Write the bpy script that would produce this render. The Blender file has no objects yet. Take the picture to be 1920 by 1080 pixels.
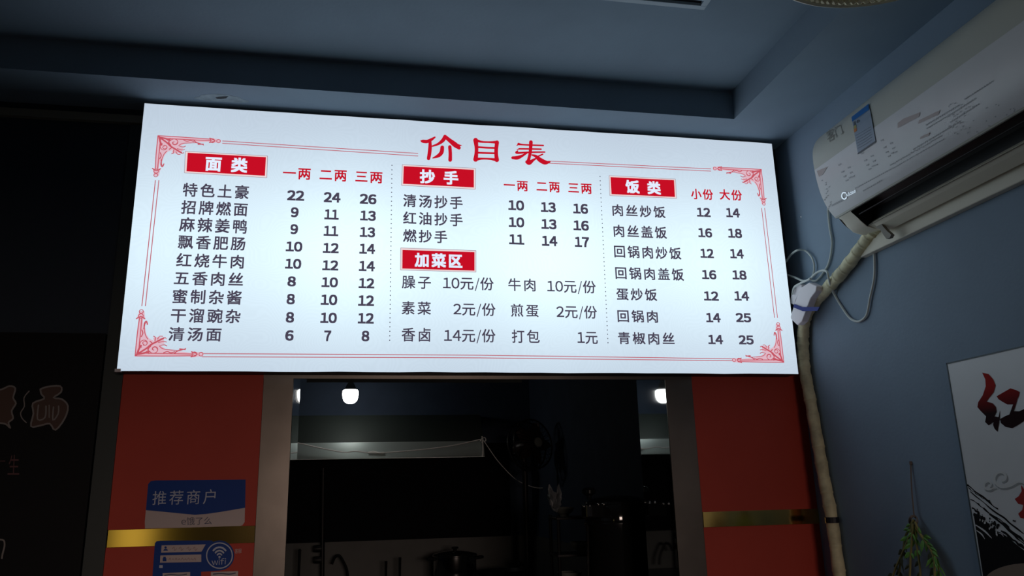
import bpy, bmesh, math, random
from mathutils import Vector, Matrix
random.seed(7)
C = bpy.context.scene.collection
scn = bpy.context.scene
PI = math.pi

# ------------------------------------------------------------------ camera
# world: x along the front wall, y into the kitchen, z up; the lower left corner of the menu board is (0,0,FZ)
FZ = 1.95                                   # height of the board's lower edge above the floor
F = 1474.0
CAM = Vector((0.7734, -2.7082, -0.4098 + FZ))
RX = Vector((0.98229039, -0.18589731, -0.02342275))
RY = Vector((0.02458232, 0.25170352, -0.96749259))
RZ = Vector((0.18574528, 0.94978288, 0.25181235))
cd = bpy.data.cameras.new('camera'); cam = bpy.data.objects.new('camera', cd); C.objects.link(cam)
cam.matrix_world = Matrix(((RX.x, -RY.x, -RZ.x, CAM.x), (RX.y, -RY.y, -RZ.y, CAM.y), (RX.z, -RY.z, -RZ.z, CAM.z), (0, 0, 0, 1)))
cd.sensor_width = 36; cd.lens = 36 * F / 1920; cd.clip_start = 0.02
scn.camera = cam

# ------------------------------------------------------------------ world, lights, exposure
w = bpy.data.worlds.new('night_street'); scn.world = w; w.use_nodes = True
w.node_tree.nodes['Background'].inputs[0].default_value = (0.55, 0.42, 0.40, 1)
w.node_tree.nodes['Background'].inputs[1].default_value = 0.006
scn.view_settings.view_transform = 'Standard'; scn.view_settings.look = 'None'
scn.view_settings.exposure = 0; scn.view_settings.gamma = 1; scn.view_settings.use_curve_mapping = False

def area(name, loc, target, sx, sy, power, col):
    l = bpy.data.lights.new(name, 'AREA'); l.shape = 'RECTANGLE'; l.size = sx; l.size_y = sy; l.energy = power; l.color = col
    o = bpy.data.objects.new(name, l); C.objects.link(o); o.location = loc
    o.rotation_euler = (Vector(target) - Vector(loc)).to_track_quat('-Z', 'Y').to_euler(); return o
area('fill_light', (1.8, -9.0, 2.0), (1.3, 0, 2.0), 2.4, 1.0, 125.0, (1.0, 0.76, 0.64))   # added warm fill, shining in through the back wall opening
area('brass_glint_lamp', (-1.20, -5.0, FZ - 0.70), (-1.1, 0, FZ - .7), 0.30, 0.5, 0.35, (1.0, 0.80, 0.28))  # unseen lamp added only for the yellow reflection in the brass strip

# ------------------------------------------------------------------ rays of the photograph -> points on real planes
def ray(px, py): return RX * ((px - 960) / F) + RY * ((py - 540) / F) + RZ
def onY(px, py, Y): d = ray(px, py); return CAM + d * ((Y - CAM.y) / d.y)
def onX(px, py, X): d = ray(px, py); return CAM + d * ((X - CAM.x) / d.x)
def onZ(px, py, Z): d = ray(px, py); return CAM + d * ((Z - CAM.z) / d.z)

# ------------------------------------------------------------------ materials
def lin(r, g, b):
    f = lambda c: (c / 255) / 12.92 if c <= 10 else ((c / 255 + 0.055) / 1.055) ** 2.4
    return (f(r), f(g), f(b), 1)
def mat(name, col, rough=0.6, metal=0.0, var=0.0, vscale=6.0, bump=0.0, bscale=60.0, coat=0.0, spec=0.5, alpha=None, trans=0.0, stretch=None):
    m = bpy.data.materials.new(name); m.use_nodes = True; nt = m.node_tree; b = nt.nodes['Principled BSDF']
    b.inputs['Base Color'].default_value = col; b.inputs['Roughness'].default_value = rough; b.inputs['Metallic'].default_value = metal
    b.inputs['Coat Weight'].default_value = coat; b.inputs['Specular IOR Level'].default_value = spec; b.inputs['Transmission Weight'].default_value = trans
    tc = nt.nodes.new('ShaderNodeTexCoord'); src = tc.outputs['Object']
    if stretch:
        mp = nt.nodes.new('ShaderNodeMapping'); mp.inputs['Scale'].default_value = stretch; nt.links.new(src, mp.inputs[0]); src = mp.outputs[0]
    if var > 0:
        n = nt.nodes.new('ShaderNodeTexNoise'); n.inputs['Scale'].default_value = vscale; n.inputs['Detail'].default_value = 5
        nt.links.new(src, n.inputs['Vector'])
        mr = nt.nodes.new('ShaderNodeMapRange'); mr.inputs[1].default_value = 0.3; mr.inputs[2].default_value = 0.7
        mr.inputs[3].default_value = 1 - var; mr.inputs[4].default_value = 1 + var; nt.links.new(n.outputs['Fac'], mr.inputs[0])
        mx = nt.nodes.new('ShaderNodeVectorMath'); mx.operation = 'SCALE'; mx.inputs[0].default_value = col[:3]
        nt.links.new(mr.outputs[0], mx.inputs['Scale']); nt.links.new(mx.outputs[0], b.inputs['Base Color'])
    if bump > 0:
        n2 = nt.nodes.new('ShaderNodeTexNoise'); n2.inputs['Scale'].default_value = bscale; n2.inputs['Detail'].default_value = 4
        nt.links.new(src, n2.inputs['Vector'])
        bp = nt.nodes.new('ShaderNodeBump'); bp.inputs['Strength'].default_value = bump; bp.inputs['Distance'].default_value = 0.002
        nt.links.new(n2.outputs['Fac'], bp.inputs['Height']); nt.links.new(bp.outputs[0], b.inputs['Normal'])
    return m
def emit(name, col, s=1.0):
    m = bpy.data.materials.new(name); m.use_nodes = True; nt = m.node_tree; nt.nodes.remove(nt.nodes['Principled BSDF'])
    e = nt.nodes.new('ShaderNodeEmission'); e.inputs[0].default_value = col; e.inputs[1].default_value = s
    nt.links.new(e.outputs[0], nt.nodes['Material Output'].inputs[0]); return m
def board_light():
    m = emit('backlit_film', (1, 1, 1, 1)); nt = m.node_tree; e = nt.nodes['Emission']
    tc = nt.nodes.new('ShaderNodeTexCoord'); sp = nt.nodes.new('ShaderNodeSeparateXYZ'); nt.links.new(tc.outputs['Object'], sp.inputs[0])
    def M(op, a, b=None):
        n = nt.nodes.new('ShaderNodeMath'); n.operation = op
        for i, v in enumerate((a, b)):
            if v is None: continue
            if isinstance(v, (int, float)): n.inputs[i].default_value = v
            else: nt.links.new(v, n.inputs[i])
        return n.outputs[0]
    z = sp.outputs[2]; x = sp.outputs[0]
    q = M('POWER', M('ABSOLUTE', M('DIVIDE', M('SUBTRACT', z, 0.42), 0.36)), 2.0)
    g = M('EXPONENT', M('MULTIPLY', q, -1.0))                          # tubes behind the film sit around mid height
    xr = M('POWER', M('ABSOLUTE', M('DIVIDE', M('SUBTRACT', x, 1.2), 1.3)), 4.0)
    g = M('MULTIPLY', g, M('EXPONENT', M('MULTIPLY', xr, -0.7)))
    lob = M('ADD', 0.9, M('MULTIPLY', M('COSINE', M('MULTIPLY', M('SUBTRACT', x, 0.72), 2 * PI / 0.72)), 0.1))
    g = M('MULTIPLY', g, lob)
    nz = nt.nodes.new('ShaderNodeTexNoise'); nz.inputs['Scale'].default_value = 5; nz.inputs['Detail'].default_value = 1; nt.links.new(tc.outputs['Object'], nz.inputs[0])
    ct = M('SINE', M('MULTIPLY', nz.outputs['Fac'], 260.0))            # pale printed contour waves
    br = M('MULTIPLY', M('ADD', 0.82, M('MULTIPLY', g, 0.54)), M('ADD', 1.0, M('MULTIPLY', ct, 0.012)))
    mx = nt.nodes.new('ShaderNodeMix'); mx.data_type = 'RGBA'
    mx.inputs[6].default_value = (0.60, 0.705, 0.84, 1); mx.inputs[7].default_value = (0.66, 0.83, 0.90, 1); nt.links.new(g, mx.inputs[0])
    nt.links.new(mx.outputs[2], e.inputs[0]); nt.links.new(br, e.inputs[1]); return m
M = {}
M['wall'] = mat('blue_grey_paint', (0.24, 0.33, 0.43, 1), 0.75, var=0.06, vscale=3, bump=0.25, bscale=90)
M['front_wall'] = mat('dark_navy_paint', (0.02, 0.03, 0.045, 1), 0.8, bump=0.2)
M['ceiling'] = mat('grey_blue_ceiling_paint', (0.225, 0.305, 0.385, 1), 0.85, var=0.05, vscale=4, bump=0.3, bscale=70)
M['floor'] = mat('dark_floor_tile', (0.08, 0.075, 0.07, 1), 0.5)
M['frame'] = mat('dark_box_metal', (0.02, 0.022, 0.035, 1), 0.5, 0.3)
M['red'] = mat('red_lacquer', (0.48, 0.055, 0.035, 1), 0.6, var=0.08, vscale=3, spec=0.3)
M['steel'] = mat('brushed_steel', (0.135, 0.122, 0.11, 1), 0.32, 1.0, var=0.15, vscale=5, bump=0.12, bscale=12)
M['mirror_steel'] = mat('polished_steel', (0.5, 0.55, 0.58, 1), 0.03, 1.0)
M['brass'] = mat('brushed_brass', (0.80, 0.58, 0.18, 1), 0.12, 1.0)
M['trim'] = mat('beige_trim', (0.22, 0.21, 0.17, 1), 0.7)
M['strip'] = mat('grey_green_edge', (0.025, 0.035, 0.035, 1), 0.5)
M['black_board'] = mat('black_acrylic', (0.003, 0.0035, 0.005, 1), 0.6, spec=0.2)
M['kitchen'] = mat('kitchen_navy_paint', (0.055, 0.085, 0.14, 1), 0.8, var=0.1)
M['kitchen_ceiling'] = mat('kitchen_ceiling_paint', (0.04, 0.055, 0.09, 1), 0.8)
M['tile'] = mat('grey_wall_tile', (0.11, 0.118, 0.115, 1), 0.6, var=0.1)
M['grout'] = mat('grout', (0.14, 0.14, 0.135, 1), 0.9)
M['black_glass'] = mat('black_back_panel', (0.004, 0.005, 0.008, 1), 0.7, spec=0.1)
M['hood'] = mat('hood_steel', (0.62, 0.74, 0.72, 1), 0.36, 0.6, bump=0.05, bscale=20)
M['hood_dim'] = mat('hood_dimmed_steel', (0.05, 0.065, 0.06, 1), 0.55, 0.3)  # canopy steel darkened so the front lip looks lit by the bulb
M['dark_plastic'] = mat('dark_plastic', (0.01, 0.011, 0.013, 1), 0.4, spec=0.25)
M['fan'] = mat('dark_brown_plastic', (0.035, 0.02, 0.018, 1), 0.35)
M['chrome'] = mat('chrome', (0.6, 0.6, 0.6, 1), 0.12, 1.0)
M['dark_gloss'] = mat('dark_glossy_metal', (0.03, 0.033, 0.035, 1), 0.08, 0.6, coat=0.5)
M['cable'] = mat('white_cable', (0.62, 0.68, 0.66, 1), 0.45)
M['cord'] = mat('white_cord', (0.95, 0.96, 0.94, 1), 0.6)
M['white_plastic'] = mat('white_plastic', (0.8, 0.76, 0.80, 1), 0.4)
M['blue_tape'] = mat('blue_tape', (0.004, 0.02, 0.22, 1), 0.5, spec=0.2)
M['hose'] = mat('cream_wrap_tape', (0.72, 0.68, 0.44, 1), 0.55, var=0.25, vscale=22, bump=0.6, bscale=40)
M['hose_dark'] = mat('black_tie', (0.01, 0.012, 0.02, 1), 0.5)
M['ac'] = mat('ac_white_plastic', (0.70, 0.71, 0.64, 1), 0.4, var=0.02)
M['ac_cream'] = mat('ac_cream_plastic', (0.74, 0.70, 0.57, 1), 0.45)
M['ac_dark'] = mat('ac_black_grille', (0.006, 0.009, 0.012, 1), 0.35)
M['ac_hinge'] = mat('ac_hinge_beige', (0.20, 0.18, 0.14, 1), 0.5)
M['film'] = mat('printed_film', (0.93, 0.93, 0.95, 1), 0.32, var=0.03, vscale=8)
M['film_print'] = mat('faint_grey_print', (0.58, 0.59, 0.62, 1), 0.5)
M['film_red'] = mat('faint_red_print', (0.66, 0.56, 0.55, 1), 0.5)
M['label_blue'] = mat('label_blue', (0.02, 0.20, 0.62, 1), 0.4)
M['label_white'] = mat('label_pale', (0.36, 0.45, 0.58, 1), 0.4)
M['label_ink'] = mat('label_ink', (0.12, 0.14, 0.17, 1), 0.5)
M['print_grey'] = mat('grey_print', (0.32, 0.31, 0.28, 1), 0.5)
M['orange'] = mat('label_orange', (0.75, 0.25, 0.06, 1), 0.5)
M['yellow'] = mat('label_yellow', (0.55, 0.5, 0.15, 1), 0.5)
M['logo'] = mat('logo_white', (0.95, 0.96, 1, 1), 0.22, 1.0)
M['poster'] = mat('poster_paper', (0.86, 0.90, 0.92, 1), 0.4, var=0.03, vscale=4)
M['ink'] = mat('poster_black_ink', (0.008, 0.010, 0.012, 1), 0.6, spec=0.15)
M['poster_edge'] = mat('poster_edge', (0.06, 0.10, 0.12, 1), 0.5)
M['cloud'] = mat('cloud_white', (0.85, 0.88, 0.88, 1), 0.5)
M['cloud_shadow'] = mat('cloud_grey', (0.42, 0.46, 0.47, 1), 0.5)
M['beige'] = mat('printed_bowl_beige', (0.30, 0.24, 0.19, 1), 0.5)
M['leaf'] = mat('herb_leaf_green', (0.16, 0.42, 0.08, 1), 0.6, var=0.35, vscale=30)
M['leaf_dark'] = mat('herb_leaf_dry', (0.045, 0.06, 0.03, 1), 0.7, var=0.3, vscale=30)
M['stem'] = mat('herb_stem', (0.30, 0.28, 0.10, 1), 0.7)
M['string'] = mat('jute_string', (0.17, 0.14, 0.12, 1), 0.8)
M['blue_print'] = mat('sticker_blue', (0.004, 0.045, 0.26, 1), 0.5, spec=0.2)
M['pale_print'] = mat('sticker_pale', (0.50, 0.42, 0.42, 1), 0.4)
M['light_print'] = mat('sticker_light', (0.45, 0.50, 0.62, 1), 0.4)
M['ink_blue'] = mat('sticker_ink', (0.05, 0.06, 0.12, 1), 0.5)
M['pen'] = mat('pen_ink', (0.25, 0.12, 0.12, 1), 0.5)
M['letter_line'] = mat('letter_outline', (0.20, 0.185, 0.18, 1), 0.5)
M['letter_brown'] = mat('letter_brown', (0.07, 0.035, 0.025, 1), 0.6)
M['letter_red'] = mat('letter_dull_red', (0.09, 0.03, 0.035, 1), 0.6)
M['lamp_shade'] = mat('cream_woven_shade', (0.92, 0.85, 0.62, 1), 0.6, bump=0.3, bscale=80)
M['lamp_rim'] = mat('cream_rim', (0.85, 0.82, 0.66, 1), 0.35)
M['vent'] = mat('vent_grey', (0.40, 0.5, 0.58, 1), 0.5)
M['vent_dark'] = mat('vent_dark', (0.008, 0.012, 0.02, 1), 0.7)
M['plaster'] = mat('rough_plaster_patch', (0.30, 0.38, 0.43, 1), 0.9, var=0.2, vscale=30, bump=1.0, bscale=60)
M['bag'] = mat('thin_plastic_bag', (0.20, 0.22, 0.24, 1), 0.35)
M['ceramic'] = mat('dull_ceramic', (0.22, 0.24, 0.22, 1), 0.3)
M['counter'] = mat('counter_steel', (0.15, 0.15, 0.15, 1), 0.4, 0.8)
M['board'] = board_light()
M['ink_dark'] = emit('backlit_dark_print', lin(72, 66, 84))
M['ink_red'] = emit('backlit_red_print', lin(196, 16, 38))
M['ink_box'] = emit('backlit_red_box', lin(198, 14, 36))
M['ink_white'] = emit('backlit_white_letters', (0.70, 0.78, 0.92, 1), 1.1)
M['ink_line'] = emit('backlit_thin_red_line', lin(190, 92, 104))
M['ink_pink'] = emit('backlit_pink_print', lin(222, 182, 196))
M['ink_orn'] = emit('backlit_ornament_red', lin(196, 84, 98))
M['ink_pale'] = emit('backlit_pale_edge', lin(236, 214, 216))
M['ink_grey'] = emit('backlit_grey_line', lin(150, 140, 152))
M['bulb'] = emit('lit_bulb', (1.0, 0.97, 0.92, 1), 11.0)

# ------------------------------------------------------------------ building helpers
class MB:
    def __init__(s): s.v = []; s.f = []; s.smooth = False
    def add(s, vs, fs):
        n = len(s.v); s.v += [Vector(p) for p in vs]; s.f += [tuple(i + n for i in f) for f in fs]; return s
    def box(s, a, b, rot=None, c=None):
        x0, y0, z0 = a; x1, y1, z1 = b
        vs = [Vector((x, y, z)) for x in (x0, x1) for y in (y0, y1) for z in (z0, z1)]
        if rot is not None:
            cc = Vector(c) if c else sum(vs, Vector()) / 8
            vs = [cc + rot @ (p - cc) for p in vs]
        return s.add(vs, [(0, 1, 3, 2), (4, 6, 7, 5), (0, 4, 5, 1), (2, 3, 7, 6), (0, 2, 6, 4), (1, 5, 7, 3)])
    def prism(s, pts, off):
        n = len(pts); off = Vector(off); P = [Vector(p) for p in pts]
        return s.add(P + [p + off for p in P], [tuple(range(n - 1, -1, -1)), tuple(range(n, 2 * n))] + [(i, (i + 1) % n, n + (i + 1) % n, n + i) for i in range(n)])
    def tube(s, path, r, seg=8, cap=True, closed=False):
        P = [Vector(p) for p in path]; n = len(P); R = r if isinstance(r, (list, tuple)) else [r] * n
        up = None; rings = []
        for i, p in enumerate(P):
            if closed: t = P[(i + 1) % n] - P[i - 1]
            else: t = P[min(i + 1, n - 1)] - P[max(i - 1, 0)]
            t.normalize()
            if up is None:
                up = Vector((0, 0, 1)) if abs(t.z) < 0.9 else Vector((1, 0, 0))
            a = (up - t * up.dot(t)).normalized(); b = t.cross(a); up = a
            rings.append([p + (a * math.cos(k * 2 * PI / seg) + b * math.sin(k * 2 * PI / seg)) * R[i] for k in range(seg)])
        fs = []; m = n if closed else n - 1
        for i in range(m):
            j = (i + 1) % n
            for k in range(seg): fs.append((i * seg + k, i * seg + (k + 1) % seg, j * seg + (k + 1) % seg, j * seg + k))
        if cap and not closed: fs += [tuple(range(seg - 1, -1, -1)), tuple((n - 1) * seg + k for k in range(seg))]
        return s.add([q for rg in rings for q in rg], fs)
    def lathe(s, prof, c, seg=32, axis='z', rot=None):
        vs = []; n = len(prof)
        for k in range(seg):
            a = 2 * PI * k / seg
            for r, h in prof:
                p = Vector((r * math.cos(a), r * math.sin(a), h))
                if axis == 'x': p = Vector((h, r * math.cos(a), r * math.sin(a)))
                if axis == 'y': p = Vector((r * math.cos(a), h, r * math.sin(a)))
                if rot is not None: p = rot @ p
                vs.append(Vector(c) + p)
        fs = [(k * n + i, ((k + 1) % seg) * n + i, ((k + 1) % seg) * n + i + 1, k * n + i + 1) for k in range(seg) for i in range(n - 1)]
        return s.add(vs, fs)
    def build(s, name, m, parent=None, smooth=False, bevel=0.0):
        me = bpy.data.meshes.new(name)
        if parent is not None: o0 = wloc(parent)
        else:
            xs = [p.x for p in s.v]; ys = [p.y for p in s.v]; zs = [p.z for p in s.v]
            o0 = Vector(((min(xs) + max(xs)) / 2, (min(ys) + max(ys)) / 2, min(zs)))
        me.from_pydata([tuple(p - o0) for p in s.v], [], s.f); me.materials.append(M[m] if isinstance(m, str) else m)
        bm = bmesh.new(); bm.from_mesh(me); bmesh.ops.remove_doubles(bm, verts=bm.verts, dist=1e-6)
        bmesh.ops.recalc_face_normals(bm, faces=bm.faces)
        if bevel > 0:
            bmesh.ops.bevel(bm, geom=[e for e in bm.edges if len(e.link_faces) == 2 and e.calc_face_angle(0) > 0.6], offset=bevel, segments=2, affect='EDGES', profile=0.5)
        bm.to_mesh(me); bm.free()
        if smooth:
            for p in me.polygons: p.use_smooth = True
            try: me.set_sharp_from_angle(angle=0.7)
            except Exception: pass
        o = bpy.data.objects.new(name, me); C.objects.link(o)
        if parent is not None: o.parent = parent
        else: o.location = o0
        return o
def wloc(o):
    v = Vector(o.location)
    while o.parent: o = o.parent; v = v + Vector(o.location)
    return v
def tag(o, label=None, cat=None, group=None, kind=None):
    if label: o['label'] = label
    if cat: o['category'] = cat
    if group: o['group'] = group
    if kind: o['kind'] = kind
    return o
def thing(name, label, cat, loc, group=None):
    o = bpy.data.objects.new(name, None); C.objects.link(o); o.location = loc; o.empty_display_size = 0.05
    return tag(o, label, cat, group)
def struct(name, mb, m, parent=None, label=None):
    o = mb.build(name, m, parent)
    if parent is None: o['kind'] = 'structure'
    if label: o['label'] = label
    return o
def catmull(P, n=8, closed=False):
    P = [Vector(p) for p in P]; out = []; L = len(P)
    rng = L if closed else L - 1
    for i in range(rng):
        if closed: a, b, c, d = P[i - 1], P[i], P[(i + 1) % L], P[(i + 2) % L]
        else: a, b, c, d = P[max(i - 1, 0)], P[i], P[i + 1], P[min(i + 2, L - 1)]
        for k in range(n):
            t = k / n
            out.append(0.5 * ((2 * b) + (c - a) * t + (2 * a - 5 * b + 4 * c - d) * t * t + (3 * b - a - 3 * c + d) * t ** 3))
    if not closed: out.append(P[-1])
    return out
def ribbon2(pts, widths, n=6):
    """brush stroke in 2-D: outline polygon quads of a smoothed line with changing width"""
    P = catmull([(p[0], p[1], widths[i]) for i, p in enumerate(pts)], n)
    L = []; m = len(P)
    for i, p in enumerate(P):
        t = P[min(i + 1, m - 1)] - P[max(i - 1, 0)]; t.z = 0; t.normalize()
        h = max(p.z, 0.3) / 2
        L.append(((p.x - t.y * h, p.y + t.x * h), (p.x + t.y * h, p.y - t.x * h)))
    quads = [(L[i][0], L[i + 1][0], L[i + 1][1], L[i][1]) for i in range(m - 1)]
    def cap(i, sgn):                                                       # rounded stroke end
        c = P[i]; a = Vector((L[i][0][0] - c.x, L[i][0][1] - c.y)); r = a.length; a0 = math.atan2(a.y, a.x)
        return [(c.x + r * math.cos(a0 + sgn * PI * k / 6), c.y + r * math.sin(a0 + sgn * PI * k / 6)) for k in range(7)]
    return quads + [cap(0, 1), cap(m - 1, -1)]
def decal(name, polys, fn, m, parent, off=None):
    """flat print: 2-D polygons carried onto a surface by fn(x, y) -> point"""
    mb = MB()
    for i, q in enumerate(polys):                                   # overlapping strokes lie a hair above each other
        P = [fn(*p) for p in q]; nn = (CAM - P[0]).normalized() * (1e-5 * (i % 12))
        mb.add([p + nn for p in P], [tuple(range(len(q)))])
    me = bpy.data.meshes.new(name); o0 = wloc(parent)
    me.from_pydata([tuple(p - o0) for p in mb.v], [], mb.f); me.materials.append(M[m])
    o = bpy.data.objects.new(name, me); C.objects.link(o); o.parent = parent; return o

_tc = {}
FW = {ch: chr(ord(ch) + 0xFEE0) for ch in '0123456789abcdefghijklmnopqrstuvwxyzABCDEFGHIJKLMNOPQRSTUVWXYZ'}
def glyph(ch):
    """one character of the built-in font as raw 2-D triangles (full-width forms for digits and latin)"""
    if ch in _tc: return _tc[ch]
    cu = bpy.data.curves.new('t', 'FONT'); cu.body = FW.get(ch, ch); cu.resolution_u = 3; cu.fill_mode = 'FRONT'
    o = bpy.data.objects.new('t', cu); C.objects.link(o)
    dg = bpy.context.evaluated_depsgraph_get(); me = bpy.data.meshes.new_from_object(o.evaluated_get(dg))
    _tc[ch] = ([(v.co.x, v.co.y) for v in me.vertices], [tuple(p.vertices) for p in me.polygons])
    bpy.data.objects.remove(o); bpy.data.curves.remove(cu); bpy.data.meshes.remove(me)
    return _tc[ch]
def text2d(s, spacing=1.0, bold=0.0):
    """lettering as 2-D triangles scaled into the unit square"""
    k = (s, spacing, bold)
    if k in _tc: return _tc[k]
    ref = glyph('面')[0]; em = (max(p[0] for p in ref) - min(p[0] for p in ref)) / 0.90
    vs = []; fs = []; cur = 0.0
    for ch in s:
        if ch == ' ': cur += 0.42 * em; continue
        if ch == '/':
            n = len(vs); vs += [(cur + .02 * em, -.16 * em), (cur + .09 * em, -.16 * em), (cur + .37 * em, .80 * em), (cur + .30 * em, .80 * em)]; fs.append((n, n + 1, n + 2, n + 3)); cur += .40 * em; continue
        gv, gf = glyph(ch); x0 = min(p[0] for p in gv); x1 = max(p[0] for p in gv)
        if ch in FW:
            wd = x1 - x0
            adv = max(wd, .50 * em) + .075 * em if ch.isdigit() else wd + .07 * em
            off = cur + (adv - wd) / 2 - x0; 
        else: adv = em * spacing; off = cur
        for dx, dy in ([(0, 0)] if bold == 0 else [(0, 0), (bold, bold), (-bold, bold), (bold, -bold), (-bold, -bold)]):
            n = len(vs); vs += [(p[0] + off + dx * em, p[1] + dy * em) for p in gv]; fs += [tuple(i + n for i in f) for f in gf]
        cur += adv
    x0 = min(v[0] for v in vs); x1 = max(v[0] for v in vs); y0 = min(v[1] for v in vs); y1 = max(v[1] for v in vs)
    if y1 - y0 < .3 * em: c_ = (y0 + y1) / 2; y0, y1 = c_ - .15 * em, c_ + .15 * em
    vs = [((v[0] - x0) / (x1 - x0), (v[1] - y0) / (y1 - y0)) for v in vs]
    _tc[k] = (vs, fs); return _tc[k]
def text_on(name, s, fn, m, parent, spacing=1.0, bold=0.0):
    vs, fs = text2d(s, spacing, bold); o0 = wloc(parent)
    me = bpy.data.meshes.new(name); me.from_pydata([tuple(fn(*v) - o0) for v in vs], [], fs); me.materials.append(M[m])
    o = bpy.data.objects.new(name, me); C.objects.link(o); o.parent = parent; return o
def quad_px(tl, tr, br, bl, surf):
    """(u right, v up) in the unit square -> picture quad -> surface point"""
    def fn(u, v):
        x = (1 - u) * ((1 - v) * bl[0] + v * tl[0]) + u * ((1 - v) * br[0] + v * tr[0])
        y = (1 - u) * ((1 - v) * bl[1] + v * tl[1]) + u * ((1 - v) * br[1] + v * tr[1])
        return surf(x, y)
    return fn

# ================================================================== STRUCTURE
XR = 2.465          # right wall
YW = 0.09           # front wall face
ZS = FZ + 0.965     # soffit
ZT = FZ + 1.08     # ceiling inside the tray
ZK = FZ + 0.60      # kitchen ceiling
XL = -2.4; YB = -6.0
WX0, WX1 = 0.541, 1.905      # kitchen window opening
WZ0, WZ1 = FZ - 0.95, FZ - 0.012
YJ = 0.40                    # back face of the front wall
struct('floor', MB().box((XL - .2, YB, -0.1), (XR + .2, 4.2, 0)), 'floor')
struct('wall_right', MB().box((XR, YB, 0), (XR + 0.15, YJ, ZT + .1)), 'wall')
bw = MB(); DX0, DX1, DZ = -0.3, 2.2, 1.96
bw.box((XL - .15, YB + .5, 0), (DX0, YB + .6, ZS + .1)); bw.box((DX1, YB + .5, 0), (XR + .15, YB + .6, ZS + .1)); bw.box((DX0, YB + .5, DZ), (DX1, YB + .6, ZS + .1))
struct('wall_back', bw, 'front_wall')  # unseen back wall, opening sized so the fill stays low on the front wall
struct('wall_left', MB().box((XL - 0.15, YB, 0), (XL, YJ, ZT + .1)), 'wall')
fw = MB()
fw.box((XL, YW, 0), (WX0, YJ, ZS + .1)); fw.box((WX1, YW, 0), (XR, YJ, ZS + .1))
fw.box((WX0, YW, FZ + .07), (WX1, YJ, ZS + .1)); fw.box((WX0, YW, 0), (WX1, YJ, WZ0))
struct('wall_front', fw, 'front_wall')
# dropped soffit around a raised tray
TX0, TX1, TY0, TY1 = -0.75, 2.163, -4.6, -0.15
c = MB()
c.box((XL, TY1, ZS), (XR, YW, ZT + .1)); c.box((TX1, YB, ZS), (XR, TY1, ZT + .1))
c.box((XL, YB, ZS), (TX0, TY1, ZT + .1)); c.box((TX0, YB, ZS), (TX1, TY0, ZT + .1)); c.box((TX0, TY0, ZT), (TX1, TY1, ZT + .1))
ceil = struct('ceiling', c, 'ceiling')
# patched hole in the soffit
hp = onZ(415, 184, ZS)
pm = MB(); ring = [(hp.x + (0.085 + .012 * math.sin(5 * a)) * math.cos(a), hp.y + 0.004 + 0.028 * math.sin(a) * (1 + .2 * math.sin(3 * a)), ZS) for a in [2 * PI * k / 28 for k in range(28)]]
pm.prism(ring, (0, 0, -0.0004)); pm.build('plaster_patch', 'plaster', ceil)
pm = MB(); pm.prism([onZ(x, y, ZS - .0005) for x, y in [(404, 183), (410, 181.5), (418, 181), (428, 180.5), (424, 184), (414, 185.5), (407, 185)]], (0, 0, -0.0006)); pm.build('crack', 'vent_dark', ceil)
# trim strip on the front wall to the left of the board
struct('trim_1', MB().box((XL, YW - 0.02, FZ + 0.905), (-0.01, YW, FZ + 0.934)), 'trim')
# strip between black board and red panel
struct('trim_2', MB().box((-0.062, YW - 0.012, FZ - 0.95), (-0.002, YW, FZ + 0.9)), 'strip')

# ---- kitchen behind the opening
YKB = 3.6
XKR = 2.13
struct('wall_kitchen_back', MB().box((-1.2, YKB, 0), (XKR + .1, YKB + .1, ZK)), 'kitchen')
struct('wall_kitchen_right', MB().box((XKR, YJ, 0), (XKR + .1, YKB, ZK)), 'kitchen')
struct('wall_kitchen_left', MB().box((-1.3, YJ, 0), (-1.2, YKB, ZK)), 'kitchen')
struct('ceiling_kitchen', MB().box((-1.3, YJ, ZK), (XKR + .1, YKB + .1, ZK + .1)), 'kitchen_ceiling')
ZTL = FZ - 0.735
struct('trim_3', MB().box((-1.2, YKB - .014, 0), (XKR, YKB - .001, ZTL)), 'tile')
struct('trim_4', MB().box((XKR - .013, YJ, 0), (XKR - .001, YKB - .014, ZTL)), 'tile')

# ================================================================== WINDOW SURROUND, RED PANELS
sur = thing('window_surround', 'brushed steel surround of the kitchen hatch below the lit menu board', 'window frame', ((WX0 + WX1) / 2, YW, WZ0))
MB().box((0.446, YW - 0.008, WZ0), (WX0 + .0045, YW, WZ1 + .006)).build('side_casing', 'steel', sur, bevel=.001)
MB().box((WX1 - .0065, YW - 0.008, WZ0), (2.004, YW, WZ1 + .006)).build('side_casing', 'steel', sur, bevel=.001)
MB().box((0.446, YW - 0.009, WZ1), (2.004, YW, FZ + 0.02)).build('head_casing', 'steel', sur)
MB().box((WX0 - .001, YW, WZ0), (WX0 + .004, YJ, FZ + .067)).build('left_jamb', 'mirror_steel', sur)
MB().box((WX1 - .006, YW, WZ0), (WX1 + .001, YJ, FZ + .067)).build('right_jamb', 'mirror_steel', sur)
MB().box((WX0, YW, FZ + .066), (WX1, YJ, FZ + .071)).build('head_lining', 'steel', sur)
# thin pale edge at the back of the head lining
e0, e1 = onY(567, 712, .36), onY(978, 716, .36)
MB().box((WX0 + .03, .355, onY(600, 716.5, .36).z), (e1.x, .365, FZ + .066)).build('roller_strip', 'trim', sur)

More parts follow.
